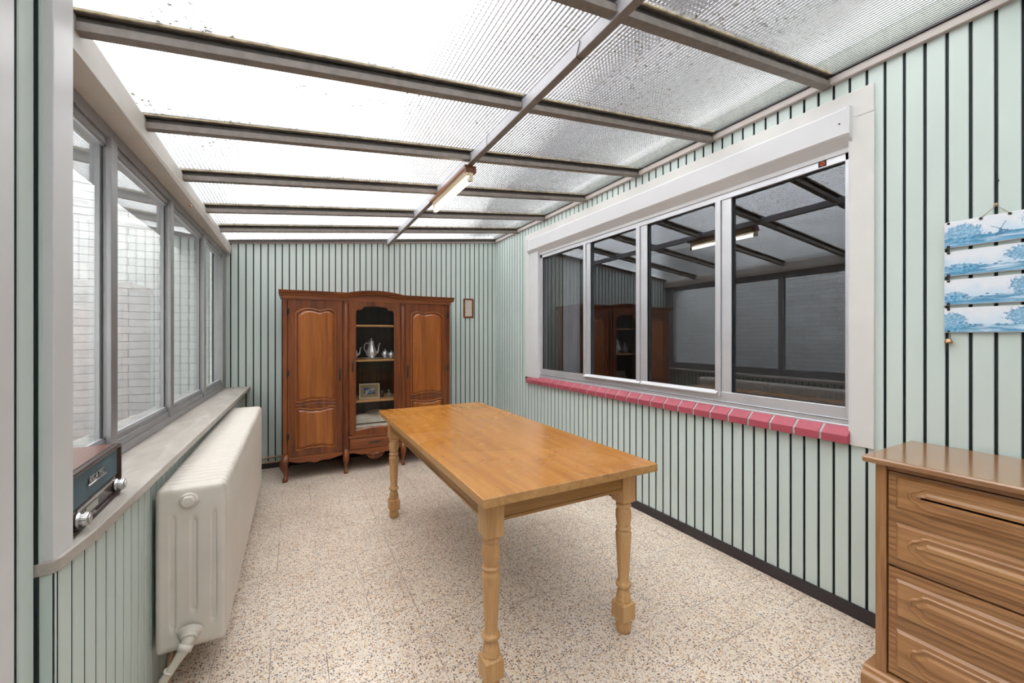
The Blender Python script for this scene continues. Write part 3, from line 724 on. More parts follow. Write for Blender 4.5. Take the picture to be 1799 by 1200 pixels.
tag(build('wall_hook', MB().tube([(XLW,1.157,2.03),(XLW+0.012,1.157,2.03),(XLW+0.02,1.163,2.026)], [0.002,0.003,0.0045], 8), iron), 'small dark hook on the board beside the left door casing', 'hook')

# ================================================================== RADIATOR
rad = empty('radiator', (-0.328, 2.8, 0.15), 'cream column radiator with many sections under the stone sill', 'radiator')
RX0, RX1, RZ0, RZ1, RY0, RY1 = -0.437, -0.224, 0.150, 0.750, 1.868, 3.762
def rrect(x0, x1, z0, z1, r, n=5):
    pts = []
    for cx, cz, a0 in ((x1-r, z0+r, -PI/2), (x1-r, z1-r, 0), (x0+r, z1-r, PI/2), (x0+r, z0+r, PI)):
        for i in range(n+1):
            a = a0+i/n*PI/2; pts.append((cx+r*math.cos(a), cz+r*math.sin(a)))
    return pts
NS = 41; ps = (RY1-RY0)/NS
def section(y0):
    mb = MB(); rings = []
    prof = [(0.0, 0.034), (0.005, 0.018), (0.009, 0.006), (0.015, 0.0012), (ps/2, 0.0), (ps-0.015, 0.0012), (ps-0.009, 0.006), (ps-0.005, 0.018), (ps, 0.034)]
    n = 0; vs = []
    for dy, ins in prof:
        rr = rrect(RX0+ins, RX1-ins*0.45, RZ0+ins, RZ1-ins*0.6, 0.026)
        n = len(rr); vs += [(x, y0+dy, z) for x, z in rr]
    fs = []
    for i in range(len(prof)-1):
        for k in range(n): fs.append((i*n+k, i*n+(k+1)%n, (i+1)*n+(k+1)%n, (i+1)*n+k))
    mb.add(vs, fs, 0, True)
    mb.add(vs[:n], [tuple(range(n))]); mb.add(vs[-n:], [tuple(range(n))])
    return mb
s0 = build('section', section(RY0), cream_p, rad)
for i in range(1, NS):
    c = s0.copy(); C.objects.link(c); c.location = (s0.location.x, s0.location.y+i*ps, s0.location.z)
# end plate with three pressed flutes
mb = MB(); nx, nz = 64, 48; vs = []
for j in range(nz+1):
    for i in range(nx+1):
        u = i/nx; v = j/nz
        x = RX0+0.002+(RX1-RX0-0.004)*u; z = RZ0+0.002+(RZ1-RZ0-0.004)*v
        # round the corners
        r = 0.03; cx = min(max(x, RX0+r), RX1-r); cz = min(max(z, RZ0+r), RZ1-r)
        dx, dz = x-cx, z-cz
        if dx and dz:
            d = math.hypot(dx, dz); m = max(abs(dx), abs(dz)); k = m/d; x, z = cx+dx*k, cz+dz*k
        e = min(x-RX0, RX1-x, z-RZ0, RZ1-z); y = RY0+0.006
        y -= 0.012*min(1, max(0, (e-0.002)/0.014))**0.5
        for gx, w_ in ((0.24, 0.10), (0.53, 0.12), (0.82, 0.10)):
            gz0, gz1 = 0.135, 0.83
            f = max(0, 1-abs(u-gx)/(w_*0.55)); fz = max(0, min(1, (v-gz0)/0.03))*max(0, min(1, (gz1-v)/0.03))
            if gx == 0.53: fz = max(0, min(1, (v-0.22)/0.03))*max(0, min(1, (0.80-v)/0.03))
            y += 0.013*fz*(f*f*(3-2*f))
        vs.append((x, y, z))
fs = [(j*(nx+1)+i, j*(nx+1)+i+1, (j+1)*(nx+1)+i+1, (j+1)*(nx+1)+i) for j in range(nz) for i in range(nx)]
mb.add(vs, fs, 0, True)
ob = build('end_plate', mb, cream_p, rad)
sd = ob.modifiers.new('thick', 'SOLIDIFY'); sd.thickness = 0.004; sd.offset = -1 if True else 1
build('bleed_plug', MB().lathe([(0.030,0),(0.030,0.004),(0.024,0.008)], n=24).lathe([(0.0215,0.006),(0.0215,0.018),(0.018,0.021)], n=6).lathe([(0.007,0.02),(0.007,0.026)], n=12).xf(Matrix.Translation((-0.338, RY0-0.004, 0.694)) @ Matrix.Rotation(PI/2, 4, 'X')), cream_p, rad)
vx, vz = -0.334, 0.212
build('valve', MB().lathe([(0.040,-0.002),(0.036,0.006),(0.026,0.014),(0.024,0.03)], n=24).lathe([(0.027,0.014),(0.027,0.028)], n=8).xf(Matrix.Translation((vx, RY0-0.004, vz)) @ Matrix.Rotation(PI/2+0.45, 4, 'X')), cream_p, rad)
pp = [(vx,RY0-0.02,vz-0.005),(vx-0.003,RY0-0.040,vz-0.018),(vx-0.012,RY0-0.050,vz-0.036),(vx-0.030,RY0-0.055,vz-0.062),(-0.398,RY0-0.058,0.100),(-0.416,RY0-0.06,0.045),(-0.420,RY0-0.06,0.0)]
pv = build('supply_pipe', MB().tube(pp, [0.021,0.019,0.017,0.0135,0.0135,0.0135,0.0135], 16), pipe_m, rad)
build('pipe_nut', MB().tube([(vx-0.004,RY0-0.041,vz-0.020),(vx-0.012,RY0-0.050,vz-0.036)], 0.0235, 8), cream_p, pv)
build('pipe_collar', MB().tube([(-0.383,RY0-0.0565,0.126),(-0.387,RY0-0.057,0.120)], 0.0165, 16), cream_p, pv)
for k, y_ in enumerate((1.95, 2.75, 3.6)):
    build('wall_bracket', MB().box(-0.4425, -0.434, y_, y_+0.03, 0.56, 0.60), iron, rad, 0.002)
pipes = empty('heating_pipes', (-0.40, 2.0, 0.0), 'pair of old heating pipes low along the walls from the radiator to the wardrobe', 'pipes')
for z_, xx in ((0.110, -0.365), (0.062, -0.360)):
    build('pipe', MB().tube([(xx-0.047,1.90,z_*0.3),(xx-0.047+0.0,1.97,z_),(xx-0.020,3.0,z_),(xx,4.55,z_),(xx+0.008,4.625,z_),(xx+0.05,4.639,z_),(1.10,4.639,z_+0.004)], 0.0090, 12), cu, pipes)

# ================================================================== RADIO on the sill
radio = empty('radio', (-0.52, 1.48, 0.8168), 'retro brown wooden radio with blue-grey speaker cloth on the stone sill', 'radio')
RM = Matrix.Translation((-0.4785, 1.672, 0.8168)) @ Matrix.Rotation(math.radians(2.2), 4, 'Z')
# local: x = depth (0 front, negative back), y = 0 right end .. -0.40 left end, z up
wal = wood('radio_walnut', (0.075,0.022,0.012), (0.16,0.055,0.032), (0.22,0.085,0.055), 'Y', 0.3, coat=0.3)
RH = 0.150; RL = 0.40; RD = 0.150
def rshape(ins, n=4):
    r = 0.016
    return [(-ins, RL and ins+0.0)]
def rr2(y0, y1, z0, z1, r, n=4):
    return rrect(y0, y1, z0, z1, r, n)
mb = MB().prism(rr2(-RL, 0, 0.0, RH, 0.014), 'x', -RD, -0.004)
build('cabinet', mb.xf(RM), wal, radio)
outer = rr2(-RL, 0, 0, RH, 0.014); inner = rr2(-RL+0.009, -0.009, 0.009, RH-0.009, 0.008)
n = len(outer); mb = MB()
vs = [(0.010, p[0], p[1]) for p in outer]+[(0.010, p[0], p[1]) for p in inner]+[(-0.006, p[0], p[1]) for p in inner]+[(-0.006, p[0], p[1]) for p in outer]
fs = []
for a_, b_ in ((0,1),(1,2),(3,0)):
    for k in range(n): fs.append((a_*n+k, a_*n+(k+1)%n, b_*n+(k+1)%n, b_*n+k))
mb.add(vs, fs, 0, True)
build('front_rim', mb.xf(RM), plain('radio_rim', (0.035,0.014,0.010), 0.45, coat=0.1), radio)
build('speaker_cloth', MB().box(-0.004, 0.002, -RL+0.012, -0.012, 0.058, RH-0.011).xf(RM), plain('speaker_cloth_blue', (0.085,0.135,0.165), 0.75, var=0.12, vs=12, bmp=0.3), radio)
build('control_panel', MB().box(-0.004, 0.0035, -RL+0.012, -0.012, 0.009, 0.057).xf(RM), plain('radio_panel_dark', (0.03,0.014,0.012), 0.25), radio)
build('dial_strip', MB().box(0.0035, 0.006, -0.31, -0.045, 0.047, 0.053).xf(RM), chrome, radio, 0.001)
build('display', MB().box(0.0035, 0.005, -0.255, -0.175, 0.022, 0.040).xf(RM), plain('radio_display', (0.33,0.31,0.26), 0.3), radio, 0.001)
build('button', MB().box(0.0035, 0.007, -0.225, -0.200, 0.012, 0.016).xf(RM), chrome, radio)
for yk in (-0.038, -0.312):
    k = MB().lathe([(0.0185,0.0),(0.0185,0.005),(0.016,0.007),(0.016,0.021),(0.014,0.024)], n=28).lathe([(0.011,0.024),(0.010,0.026)], n=24)
    k.xf(RM @ Matrix.Translation((0.0035, yk, 0.031)) @ Matrix.Rotation(PI/2, 4, 'Y'))
    kb = build('knob', k, chrome, radio)
    mb = MB()
    for q in range(24):
        a = q/24*2*PI; mb.tube([(0.016*math.cos(a), 0.016*math.sin(a), 0.008), (0.016*math.cos(a), 0.016*math.sin(a), 0.020)], 0.0011, 4)
    build('knob_ribs', mb.xf(RM @ Matrix.Translation((0.0035, yk, 0.031)) @ Matrix.Rotation(PI/2, 4, 'Y')), chrome, kb)
em = build('emblem_bar', MB().tube([(0.006,-0.248,0.0925),(0.006,-0.122,0.0925)], 0.0026, 8).xf(RM), chrome, radio)
tcu = bpy.data.curves.new('emblem_letters', 'FONT'); tcu.body = 'RICATEC'; tcu.size = 0.0235; tcu.extrude = 0.0012; tcu.space_character = 1.12
tcu.offset = 0.0003
tcu.materials.append(chrome)
tmp = bpy.data.objects.new('emblem_text', tcu); C.objects.link(tmp)
bpy.context.view_layer.update()
tme = bpy.data.meshes.new_from_object(tmp.evaluated_get(bpy.context.evaluated_depsgraph_get()))
bpy.data.objects.remove(tmp)
to = bpy.data.objects.new('emblem_letters', tme); C.objects.link(to); to.parent = radio
MT = RM @ Matrix.Translation((0.0052, -0.238, 0.0970)) @ Matrix(((0,0,1,0),(1,0,0,0),(0,1,0,0),(0,0,0,1)))
to.matrix_basis = Matrix.Translation(-wloc(radio)) @ MT

# ================================================================== TABLE
TX0, TX1, TY0, TY1, TZ = 0.548, 1.358, 1.216, 3.085, 0.757
tb = empty('dining_table', ((TX0+TX1)/2, (TY0+TY1)/2, 0), 'long oak dining table with orange varnished top and turned legs', 'table')
mb = MB()
mb.box(TX0, TX1, TY0, TY1, TZ-0.034, TZ)
top = build('tabletop', mb, [wood_edge, wood_tt], tb, 0.004, 3)
for p_ in top.data.polygons:
    if p_.normal.z > 0.9: p_.material_index = 1
lx = (TX0+0.085, TX1-0.080); ly = (TY0+0.120, TY1-0.120)
HB = 0.036
def leg(cx, cy):
    mb = MB()
    mb.box(cx-HB, cx+HB, cy-HB, cy+HB, 0.575, 0.7225)
    mb.box(cx-HB, cx+HB, cy-HB, cy+HB, 0.062, 0.128)
    for z, zz in ((0.062, 0.050), (0.128, 0.140), (0.575, 0.567)):
        q = HB; w_ = 0.024
        a = [(cx-q,cy-q,z),(cx+q,cy-q,z),(cx+q,cy+q,z),(cx-q,cy+q,z)]; b = [(cx-w_,cy-w_,zz),(cx+w_,cy-w_,zz),(cx+w_,cy+w_,zz),(cx-w_,cy+w_,zz)]
        mb.add(a+b, [(0,1,5,4),(1,2,6,5),(2,3,7,6),(3,0,4,7),(4,5,6,7)])
    prof = [(0.0255,0),(0.031,0.010),(0.0335,0.022),(0.033,0.034),(0.029,0.041),(0.0275,0.046),(0.030,0.052),(0.030,0.075),(0.030,0.135),
            (0.033,0.139),(0.0335,0.146),(0.030,0.152),(0.0305,0.158),(0.029,0.170),(0.024,0.183),(0.0215,0.192),(0.0225,0.196),(0.032,0.200),(0.0345,0.207),(0.033,0.214),(0.027,0.219),
            (0.0245,0.226),(0.0235,0.238),(0.0255,0.270),(0.029,0.330),(0.032,0.390),(0.0345,0.424),(0.0345,0.434),(0.030,0.441),(0.027,0.445),(0.0305,0.449),(0.034,0.454),(0.033,0.459),(0.028,0.463),
            (0.0265,0.466),(0.029,0.472),(0.033,0.492),(0.0345,0.512),(0.0335,0.530),(0.029,0.541),(0.0275,0.545),(0.031,0.549),(0.0335,0.556),(0.032,0.563),(0.028,0.567),(0.028,0.59)]
    mb.lathe(prof, cx, cy, 0, 28)
    return mb
for cx in lx:
    for cy in ly: build('leg', leg(cx, cy), wood_leg, tb, 0.0015)
def apron(axis, fixed, a, b, out):
    mb = MB(); t = 0.011
    for d0, d1, z0, z1 in ((-t, t, 0.638, 0.7225), (-t, t+0.0035, 0.632, 0.639), (-t, t+0.001, 0.626, 0.632)):
        lo, hi = (fixed-d1, fixed-d0) if out < 0 else (fixed+d0, fixed+d1)
        if axis == 'x': mb.box(a, b, lo, hi, z0, z1)
        else: mb.box(lo, hi, a, b, z0, z1)
    return mb
wood_apy = wood('table_apron_oak_long', (0.24,0.115,0.035), (0.36,0.18,0.055), (0.45,0.245,0.09), 'Y', 0.4)
build('apron', apron('x', ly[0]-0.016, lx[0]+HB, lx[1]-HB, -1), wood_apr, tb, 0.001)
build('apron', apron('x', ly[1]+0.016, lx[0]+HB, lx[1]-HB, 1), wood_apr, tb, 0.001)
build('apron', apron('y', lx[0]-0.016, ly[0]+HB, ly[1]-HB, -1), wood_apy, tb, 0.001)
build('apron', apron('y', lx[1]+0.016, ly[0]+HB, ly[1]-HB, 1), wood_apy, tb, 0.001)

# ================================================================== WARDROBE (display cupboard)
FY = 4.150; BY = 4.618
cb = empty('display_wardrobe', (0.70, 4.40, 0), 'reddish oak three-door wardrobe with a glazed middle door', 'wardrobe')
X0, X1 = -0.088, 1.480; ZT = 1.668; ZB = 0.205
mb = MB()
mb.box(X0, X0+0.02, FY+0.01, BY, ZB-0.04, ZT)          # sides
mb.box(X1-0.02, X1, FY+0.01, BY, ZB-0.04, ZT)
mb.box(X0, X1, BY-0.012, BY, ZB-0.03, ZT)              # back
mb.box(X0, X1, FY+0.01, BY, ZB-0.01, ZB+0.012)         # bottom
mb.box(X0, X1, FY+0.01, BY, ZT-0.02, ZT)               # top
mb.box(0.440, 0.455, FY+0.03, BY, ZB, ZT); mb.box(0.957, 0.972, FY+0.03, BY, ZB, ZT)
build('carcass', mb, [wood_cup], cb, 0.001)
build('lining', MB().box(0.456, 0.956, BY-0.016, BY-0.0125, ZB+0.013, ZT-0.021).box(0.4555, 0.459, FY+0.03, BY-0.0165, ZB+0.013, ZT-0.021).box(0.953, 0.9565, FY+0.03, BY-0.0165, ZB+0.013, ZT-0.021), wood_in, cb)
# face frame: corner stiles and fluted inner stiles
def stile(x0, x1, fy, bulge=0.0):
    mb = MB().box(x0, x1, fy, fy+0.03, ZB-0.02, ZT-0.02)
    if bulge:
        xm = (x0+x1)/2; mb.lathe([((x1-x0)*0.33, ZB+0.05), ((x1-x0)*0.33, ZT-0.06)], xm, fy+0.004, 0, 12)
    return mb
build('stile', stile(X0, X0+0.036, FY), wood_cup, cb, 0.004)
build('stile', stile(X1-0.036, X1, FY), wood_cup, cb, 0.004)
build('stile', stile(0.412, 0.460, FY-0.008, 1), wood_cup, cb, 0.003)
build('stile', stile(0.952, 1.000, FY-0.008, 1), wood_cup, cb, 0.003)
# frieze rail and arched cornice
def arch(x):
    if 0.455 < x < 0.965:
        t = (x-0.455)/0.51; return 0.030*math.sin(PI*t)**0.8
    return 0.0
mb = MB(); xs = [X0-0.0+i*(X1-X0)/60 for i in range(61)]
for a_, b_ in zip(xs[:-1], xs[1:]):
    mb.hexa([(a_,FY-0.010,1.640),(b_,FY-0.010,1.640),(b_,FY+0.03,1.640),(a_,FY+0.03,1.640),(a_,FY-0.010,1.680+arch(a_)),(b_,FY-0.010,1.680+arch(b_)),(b_,FY+0.03,1.680+arch(b_)),(a_,FY+0.03,1.680+arch(a_))])
build('frieze', mb, wood_cux, cb)
mb = MB(); prof = [(0.000, 1.672), (-0.012, 1.676), (-0.016, 1.686), (-0.026, 1.692), (-0.030, 1.704), (-0.038, 1.708), (-0.038, 1.717), (0.02, 1.719)]
XS = [X0-0.032]+[X0+0.02+i*(X1-X0-0.04)/80 for i in range(81)]+[X1+0.032]
vs = []
for x in XS:
    bow = 0.012 if 0.455 < x < 0.965 else 0
    for d, z in prof: vs.append((x, FY-0.012+d-bow*(1 if d < 0.01 else 0), z+arch(x)))
m_ = len(prof)
mb.add(vs, [(i*m_+k, i*m_+k+1, (i+1)*m_+k+1, (i+1)*m_+k) for i in range(len(XS)-1) for k in range(m_-1)], 0)
mb.add(vs[:m_], [tuple(range(m_))]); mb.add(vs[-m_:], [tuple(range(m_))])
mb.box(X0-0.03, X1+0.03, FY+0.005, BY, 1.669, 1.712)
build('cornice', mb, wood_cux, cb)

def top_lobes(x0, x1, z, lead='L', deep=0.050):
    """double-arched top edge from x1 to x0 (right to left)"""
    pts = []; n = 28
    split = 0.62 if lead == 'L' else 0.38
    for i in range(n+1):
        t = 1-i/n                      # 1..0 => x1..x0
        if t < split: s = t/split; amp = deep if lead == 'L' else deep*0.72; base = 0 if lead == 'L' else deep*0.28
        else: s = (t-split)/(1-split); amp = deep*0.72 if lead == 'L' else deep; base = deep*0.28 if lead == 'L' else 0
        if t < split:
            e0, e1 = (0.0, deep*0.62) if lead == 'L' else (deep*0.25, deep*0.62)
        else:
            e0, e1 = (deep*0.62, deep*0.25) if lead == 'L' else (deep*0.62, 0.0)
        h = (1-s)*e0+s*e1; h = h+(deep-h)*math.sin(PI*s)**0.75
        pts.append((x0+(x1-x0)*t, z-deep+h))
    return pts
def wave_edge(x0, x1, z, amp, sign, n=24, rev=False):
    """cupid's bow edge, left to right"""
    pts = []
    for i in range(n+1):
        t = i/n; c = math.cos((t-0.5)*2*PI)          # 1 centre, -1 ends
        h = sign*amp*(0.5*(1+c))*(1-0.35*math.exp(-((t-0.5)/0.05)**2))-sign*amp*0.35*math.exp(-((t-0.12)/0.08)**2)-sign*amp*0.35*math.exp(-((t-0.88)/0.08)**2)
        pts.append((x0+(x1-x0)*t, z+h))
    return pts[::-1] if rev else pts
def inset_poly(poly, d):
    n = len(poly); out = []
    area = sum(poly[i][0]*poly[(i+1)%n][1]-poly[(i+1)%n][0]*poly[i][1] for i in range(n))
    s = 1 if area > 0 else -1
    for i in range(n):
        p0, p1, p2 = Vector(poly[i-1]), Vector(poly[i]), Vector(poly[(i+1)%n])
        e1 = (p1-p0); e2 = (p2-p1)
        if e1.length < 1e-7 or e2.length < 1e-7: out.append(tuple(p1)); continue
        e1.normalize(); e2.normalize()
        n1 = Vector((-e1.y, e1.x))*s; n2 = Vector((-e2.y, e2.x))*s
        b = n1+n2
        if b.length < 1e-6: b = n1
        b.normalize(); k = max(0.45, b.dot(n1)); out.append(tuple(p1+b*d/k))
    return out
def panel(name, polyf, fy, parent, mat, scale=1.0):
    """moulded ring then a fielded panel; the front faces -Y"""
    rings = [(0.0, 0.0), (0.003, -0.009), (0.008, -0.010), (0.012, -0.001), (0.016, 0.0050), (0.034, -0.0050), (0.038, -0.0065)]
    n = len(polyf(0)); vs = []
    for d, y in rings:
        vs += [(p[0], fy+y, p[1]) for p in polyf(d*scale)]
    mb = MB()
    mb.add(vs, [(r*n+k, r*n+(k+1)%n, (r+1)*n+(k+1)%n, (r+1)*n+k) for r in range(len(rings)-1) for k in range(n)])
    mb.add(vs[-n:], [tuple(range(n))])
    return build(name, mb, mat, parent)
def side_door(x0, x1, lead, hinge_x, knob_x, px0, px1):
    d = build('door', MB().box(x0, x1, FY, FY+0.022, 0.212, 1.640), wood_cup, cb, 0.003)
    up = lambda q: wave_edge(px0+q, px1-q, 0.700+q, 0.014, 1)+top_lobes(px0+q, px1-q, 1.562-q, lead)
    panel('door_panel', up, FY, d, wood_pan)
    lo = lambda q: wave_edge(px0+q, px1-q, 0.262+q, 0.016, 1)+wave_edge(px0+q, px1-q, 0.650-q, 0.016, -1, rev=True)
    panel('door_panel', lo, FY, d, wood_pan)
    # carved wavy rail between panels
    mb = MB().tube([(p[0], FY-0.001, p[1]) for p in wave_edge(px0, px1, 0.676, 0.010, 1)], 0.005, 8)
    build('carved_rail', mb, wood_cup, d)
    mb = MB().tube([(knob_x, FY-0.004, 0.88), (knob_x, FY-0.006, 0.90), (knob_x, FY-0.006, 0.985), (knob_x, FY-0.004, 1.005)], [0.003, 0.007, 0.007, 0.003], 8)
    mb.tube([(knob_x, FY-0.004, 0.93), (knob_x, FY-0.022, 0.93)], 0.004, 8)
    build('key_plate', mb, iron, d)
    for hz in (1.49, 0.93, 0.36):
        build('hinge', MB().tube([(hinge_x, FY-0.005, hz), (hinge_x, FY-0.005, hz+0.075)], 0.0055, 8).box(hinge_x-0.003, hinge_x+0.016, FY-0.004, FY-0.001, hz+0.012, hz+0.060), iron, d)
side_door(-0.049, 0.409, 'L', -0.052, 0.385, 0.010, 0.352)
side_door(1.003, 1.442, 'R', 1.446, 1.026, 1.054, 1.408)
# glazed middle door
DX0, DX1, DZ0, DZ1 = 0.464, 0.949, 0.348, 1.640
gx0, gx1 = 0.527, 0.886; gz0 = 0.405
open_ = []
for i in range(21):
    t = i/20; c = math.cos((t-0.5)*2*PI)
    open_.append((gx0+(gx1-gx0)*t, gz0+0.016*0.5*(1+c)-0.006*math.exp(-((t-0.5)/0.05)**2)))
ctr = (gx0+gx1)/2; hw_ = (gx1-gx0)/2
topc = [(1.0,1.500),(0.995,1.522),(0.975,1.540),(0.94,1.552),(0.89,1.558),(0.80,1.559),(0.72,1.558),(0.68,1.562),(0.655,1.572),(0.62,1.582),(0.55,1.588),(0.42,1.592),(0.2,1.594),(0,1.594)]
open_ += [(ctr+hw_*a, z) for a, z in topc]+[(ctr-hw_*a, z) for a, z in topc[-2::-1]]
n = len(open_); cz_ = 1.0
def to_rect(p):
    dx, dz = p[0]-ctr, p[1]-cz_
    k = min(((DX1-ctr) if dx > 0 else (ctr-DX0))/abs(dx) if abs(dx) > 1e-9 else 1e9, ((DZ1-cz_) if dz > 0 else (cz_-DZ0))/abs(dz) if abs(dz) > 1e-9 else 1e9)
    return (ctr+dx*k, cz_+dz*k)
# insert corner directions so the outer rectangle stays square
ext = []
for i, p_ in enumerate(open_):
    ext.append(p_)
    q = open_[(i+1) % n]; hits = []
    for cxr, czr in ((DX0,DZ0),(DX1,DZ0),(DX1,DZ1),(DX0,DZ1)):
        dvx, dvz = cxr-ctr, czr-cz_
        c1 = (p_[0]-ctr)*dvz-(p_[1]-cz_)*dvx; c2 = (q[0]-ctr)*dvz-(q[1]-cz_)*dvx
        if c1*c2 < 0 and ((p_[0]-ctr)*dvx+(p_[1]-cz_)*dvz) > 0:
            t = c1/(c1-c2); hits.append((t, (p_[0]+(q[0]-p_[0])*t, p_[1]+(q[1]-p_[1])*t)))
    ext += [h[1] for h in sorted(hits)]
n = len(ext); outr = [to_rect(p_) for p_ in ext]; mid = inset_poly(ext, -0.010)
fy = FY-0.014
vs = [(p[0], fy, p[1]) for p in outr]+[(p[0], fy, p[1]) for p in mid]+[(p[0], fy+0.007, p[1]) for p in ext]+[(p[0], fy+0.022, p[1]) for p in ext]+[(p[0], fy+0.022, p[1]) for p in outr]
fs = []
for a_, b_ in ((0,1),(1,2),(2,3),(3,4),(4,0)):
    for k in range(n): fs.append((a_*n+k, a_*n+(k+1)%n, b_*n+(k+1)%n, b_*n+k))
gd = build('glazed_door', MB().add(vs, fs), wood_cup, cb)
build('door_glass', MB().box(gx0-0.01, gx1+0.01, fy+0.016, fy+0.018, gz0-0.01, 1.605), pane_c, gd)
build('key_plate', MB().tube([(0.494, fy-0.002, 0.955), (0.494, fy-0.005, 0.975), (0.494, fy-0.005, 1.045), (0.494, fy-0.002, 1.065)], [0.003, 0.007, 0.007, 0.003], 8).tube([(0.494, fy-0.003, 1.0), (0.494, fy-0.02, 1.0)], 0.004, 8), iron, gd)
# drawer below
build('rail', MB().box(0.462, 0.950, FY-0.012, FY+0.02, 0.318, 0.347), wood_cux, cb, 0.003)
dw = build('drawer', MB().box(0.470, 0.944, FY-0.012, FY+0.01, 0.216, 0.314), wood_cux, cb, 0.003)
build('drawer_panel', MB().box(0.488, 0.926, FY-0.016, FY-0.011, 0.232, 0.298), wood_cux, dw, 0.004)
build('handle', MB().tube([(0.64, FY-0.018, 0.265),(0.665, FY-0.021, 0.268),(0.707, FY-0.022, 0.267),(0.75, FY-0.021, 0.268),(0.775, FY-0.018, 0.265)], [0.002,0.0035,0.008,0.0035,0.002], 8).tube([(0.707, FY-0.02, 0.267),(0.707, FY-0.034, 0.262)], 0.004, 8), iron, dw)
# scalloped apron
def low(x):
    if x < 0.44 or x > 0.972:
        t = (x-X0)/(0.44-X0) if x < 0.44 else (X1-x)/(X1-0.972)
        return 0.150+0.045*(abs(2*t-1)**3)*0.9-0.012*math.exp(-((t-0.5)/0.05)**2)+0.006*math.sin(t*4*PI)**2
    t = (x-0.44)/(0.532)
    return 0.155+0.030*(abs(2*t-1)**3)-0.052*math.exp(-((t-0.5)/0.14)**4)+0.014*math.sin(t*4*PI)**2*(1 if abs(t-0.5) > 0.15 else 0)
mb = MB(); NX = 150
for i in range(NX):
    a_ = X0+(X1-X0)*i/NX; b_ = X0+(X1-X0)*(i+1)/NX
    mb.hexa([(a_,FY-0.008,low(a_)),(b_,FY-0.008,low(b_)),(b_,FY+0.014,low(b_)),(a_,FY+0.014,low(a_)),(a_,FY-0.008,0.212),(b_,FY-0.008,0.212),(b_,FY+0.014,0.212),(a_,FY+0.014,0.212)])
ap = build('apron', mb, wood_cux, cb)
mb = MB()
for k in range(9):
    a = (k-4)*0.33
    mb.tube([(0.706, FY-0.010, 0.172), (0.706+0.045*math.sin(a), FY-0.016, 0.166-0.030*math.cos(a)), (0.706+0.075*math.sin(a), FY-0.010, 0.158-0.046*math.cos(a))], [0.003,0.008,0.003], 8)
build('carved_shell', mb, wood_cup, ap)
def cab_leg(x, y, sx, sy, k=1.0):
    pts = [(x,y+0.006,0.235),(x+sx*0.006,y+sy*0.008,0.20),(x+sx*0.020,y+sy*0.024,0.165),(x+sx*0.020,y+sy*0.026,0.135),(x+sx*0.010,y+sy*0.012,0.095),(x+sx*0.003,y+sy*0.004,0.060),(x+sx*0.004,y+sy*0.010,0.034),(x+sx*0.009,y+sy*0.020,0.020),(x+sx*0.010,y+sy*0.020,0.0)]
    return MB().tube(pts, [0.022*k,0.031*k,0.036*k,0.033*k,0.023*k,0.017*k,0.016*k,0.022*k,0.021*k], 14)
for x, y, sx, sy, k in ((X0+0.028,FY+0.012,-1,-1,1),(0.436,FY+0.008,0,-1,0.85),(0.976,FY+0.008,0,-1,0.85),(X1-0.028,FY+0.012,1,-1,1),(X0+0.03,BY-0.03,0,0,0.9),(X1-0.03,BY-0.03,0,0,0.9)):
    lg = build('leg', cab_leg(x, y, sx, sy, k), wood_cup, cb)
    if sy:
        mb = MB()
        for q in (-0.4, 0, 0.4): mb.tube([(x+sx*0.009+0.016*math.sin(q+sx*0.5), y-0.030, 0.026), (x+sx*0.009+0.020*math.sin(q+sx*0.5), y-0.040, 0.006)], 0.005, 6)
        build('claw', mb, wood_cup, lg)
SH = (1.400, 1.055, 0.657)
for z in SH:
    build('shelf', MB().box(0.4595, 0.9525, FY+0.03, BY-0.018, z, z+0.017), wood_shelf, cb, 0.001)

# ------------------------------------------------------------------ silver service and other things inside
def tray(x, y, z, r, ax=1.0, label='', name='silver_saucer'):
    o = build(name, MB().lathe([(0.6*r,0),(0.62*r,0.003),(0.8*r,0.004),(r,0.011),(r,0.013),(0.78*r,0.007),(0.0001,0.006)], x, y, z, 36, sx=ax), silver)
    return tag(o, label, 'tray', 'silver trays in the wardrobe')
def fluted(prof, x, y, z, n=40, lobes=10, amp=0.05):
    vs = []
    for r, h in prof:
        for k in range(n):
            a = 2*PI*k/n; rr = r*(1+amp*math.cos(lobes*a)); vs.append((x+rr*math.cos(a), y+rr*math.sin(a), z+h))
    m = len(prof); mb = MB()
    mb.add(vs, [(i*n+k, i*n+(k+1)%n, (i+1)*n+(k+1)%n, (i+1)*n+k) for i in range(m-1) for k in range(n)], 0, True)
    mb.add(vs[:n], [tuple(range(n))[::-1]]); mb.add(vs[-n:], [tuple(range(n))])
    return mb
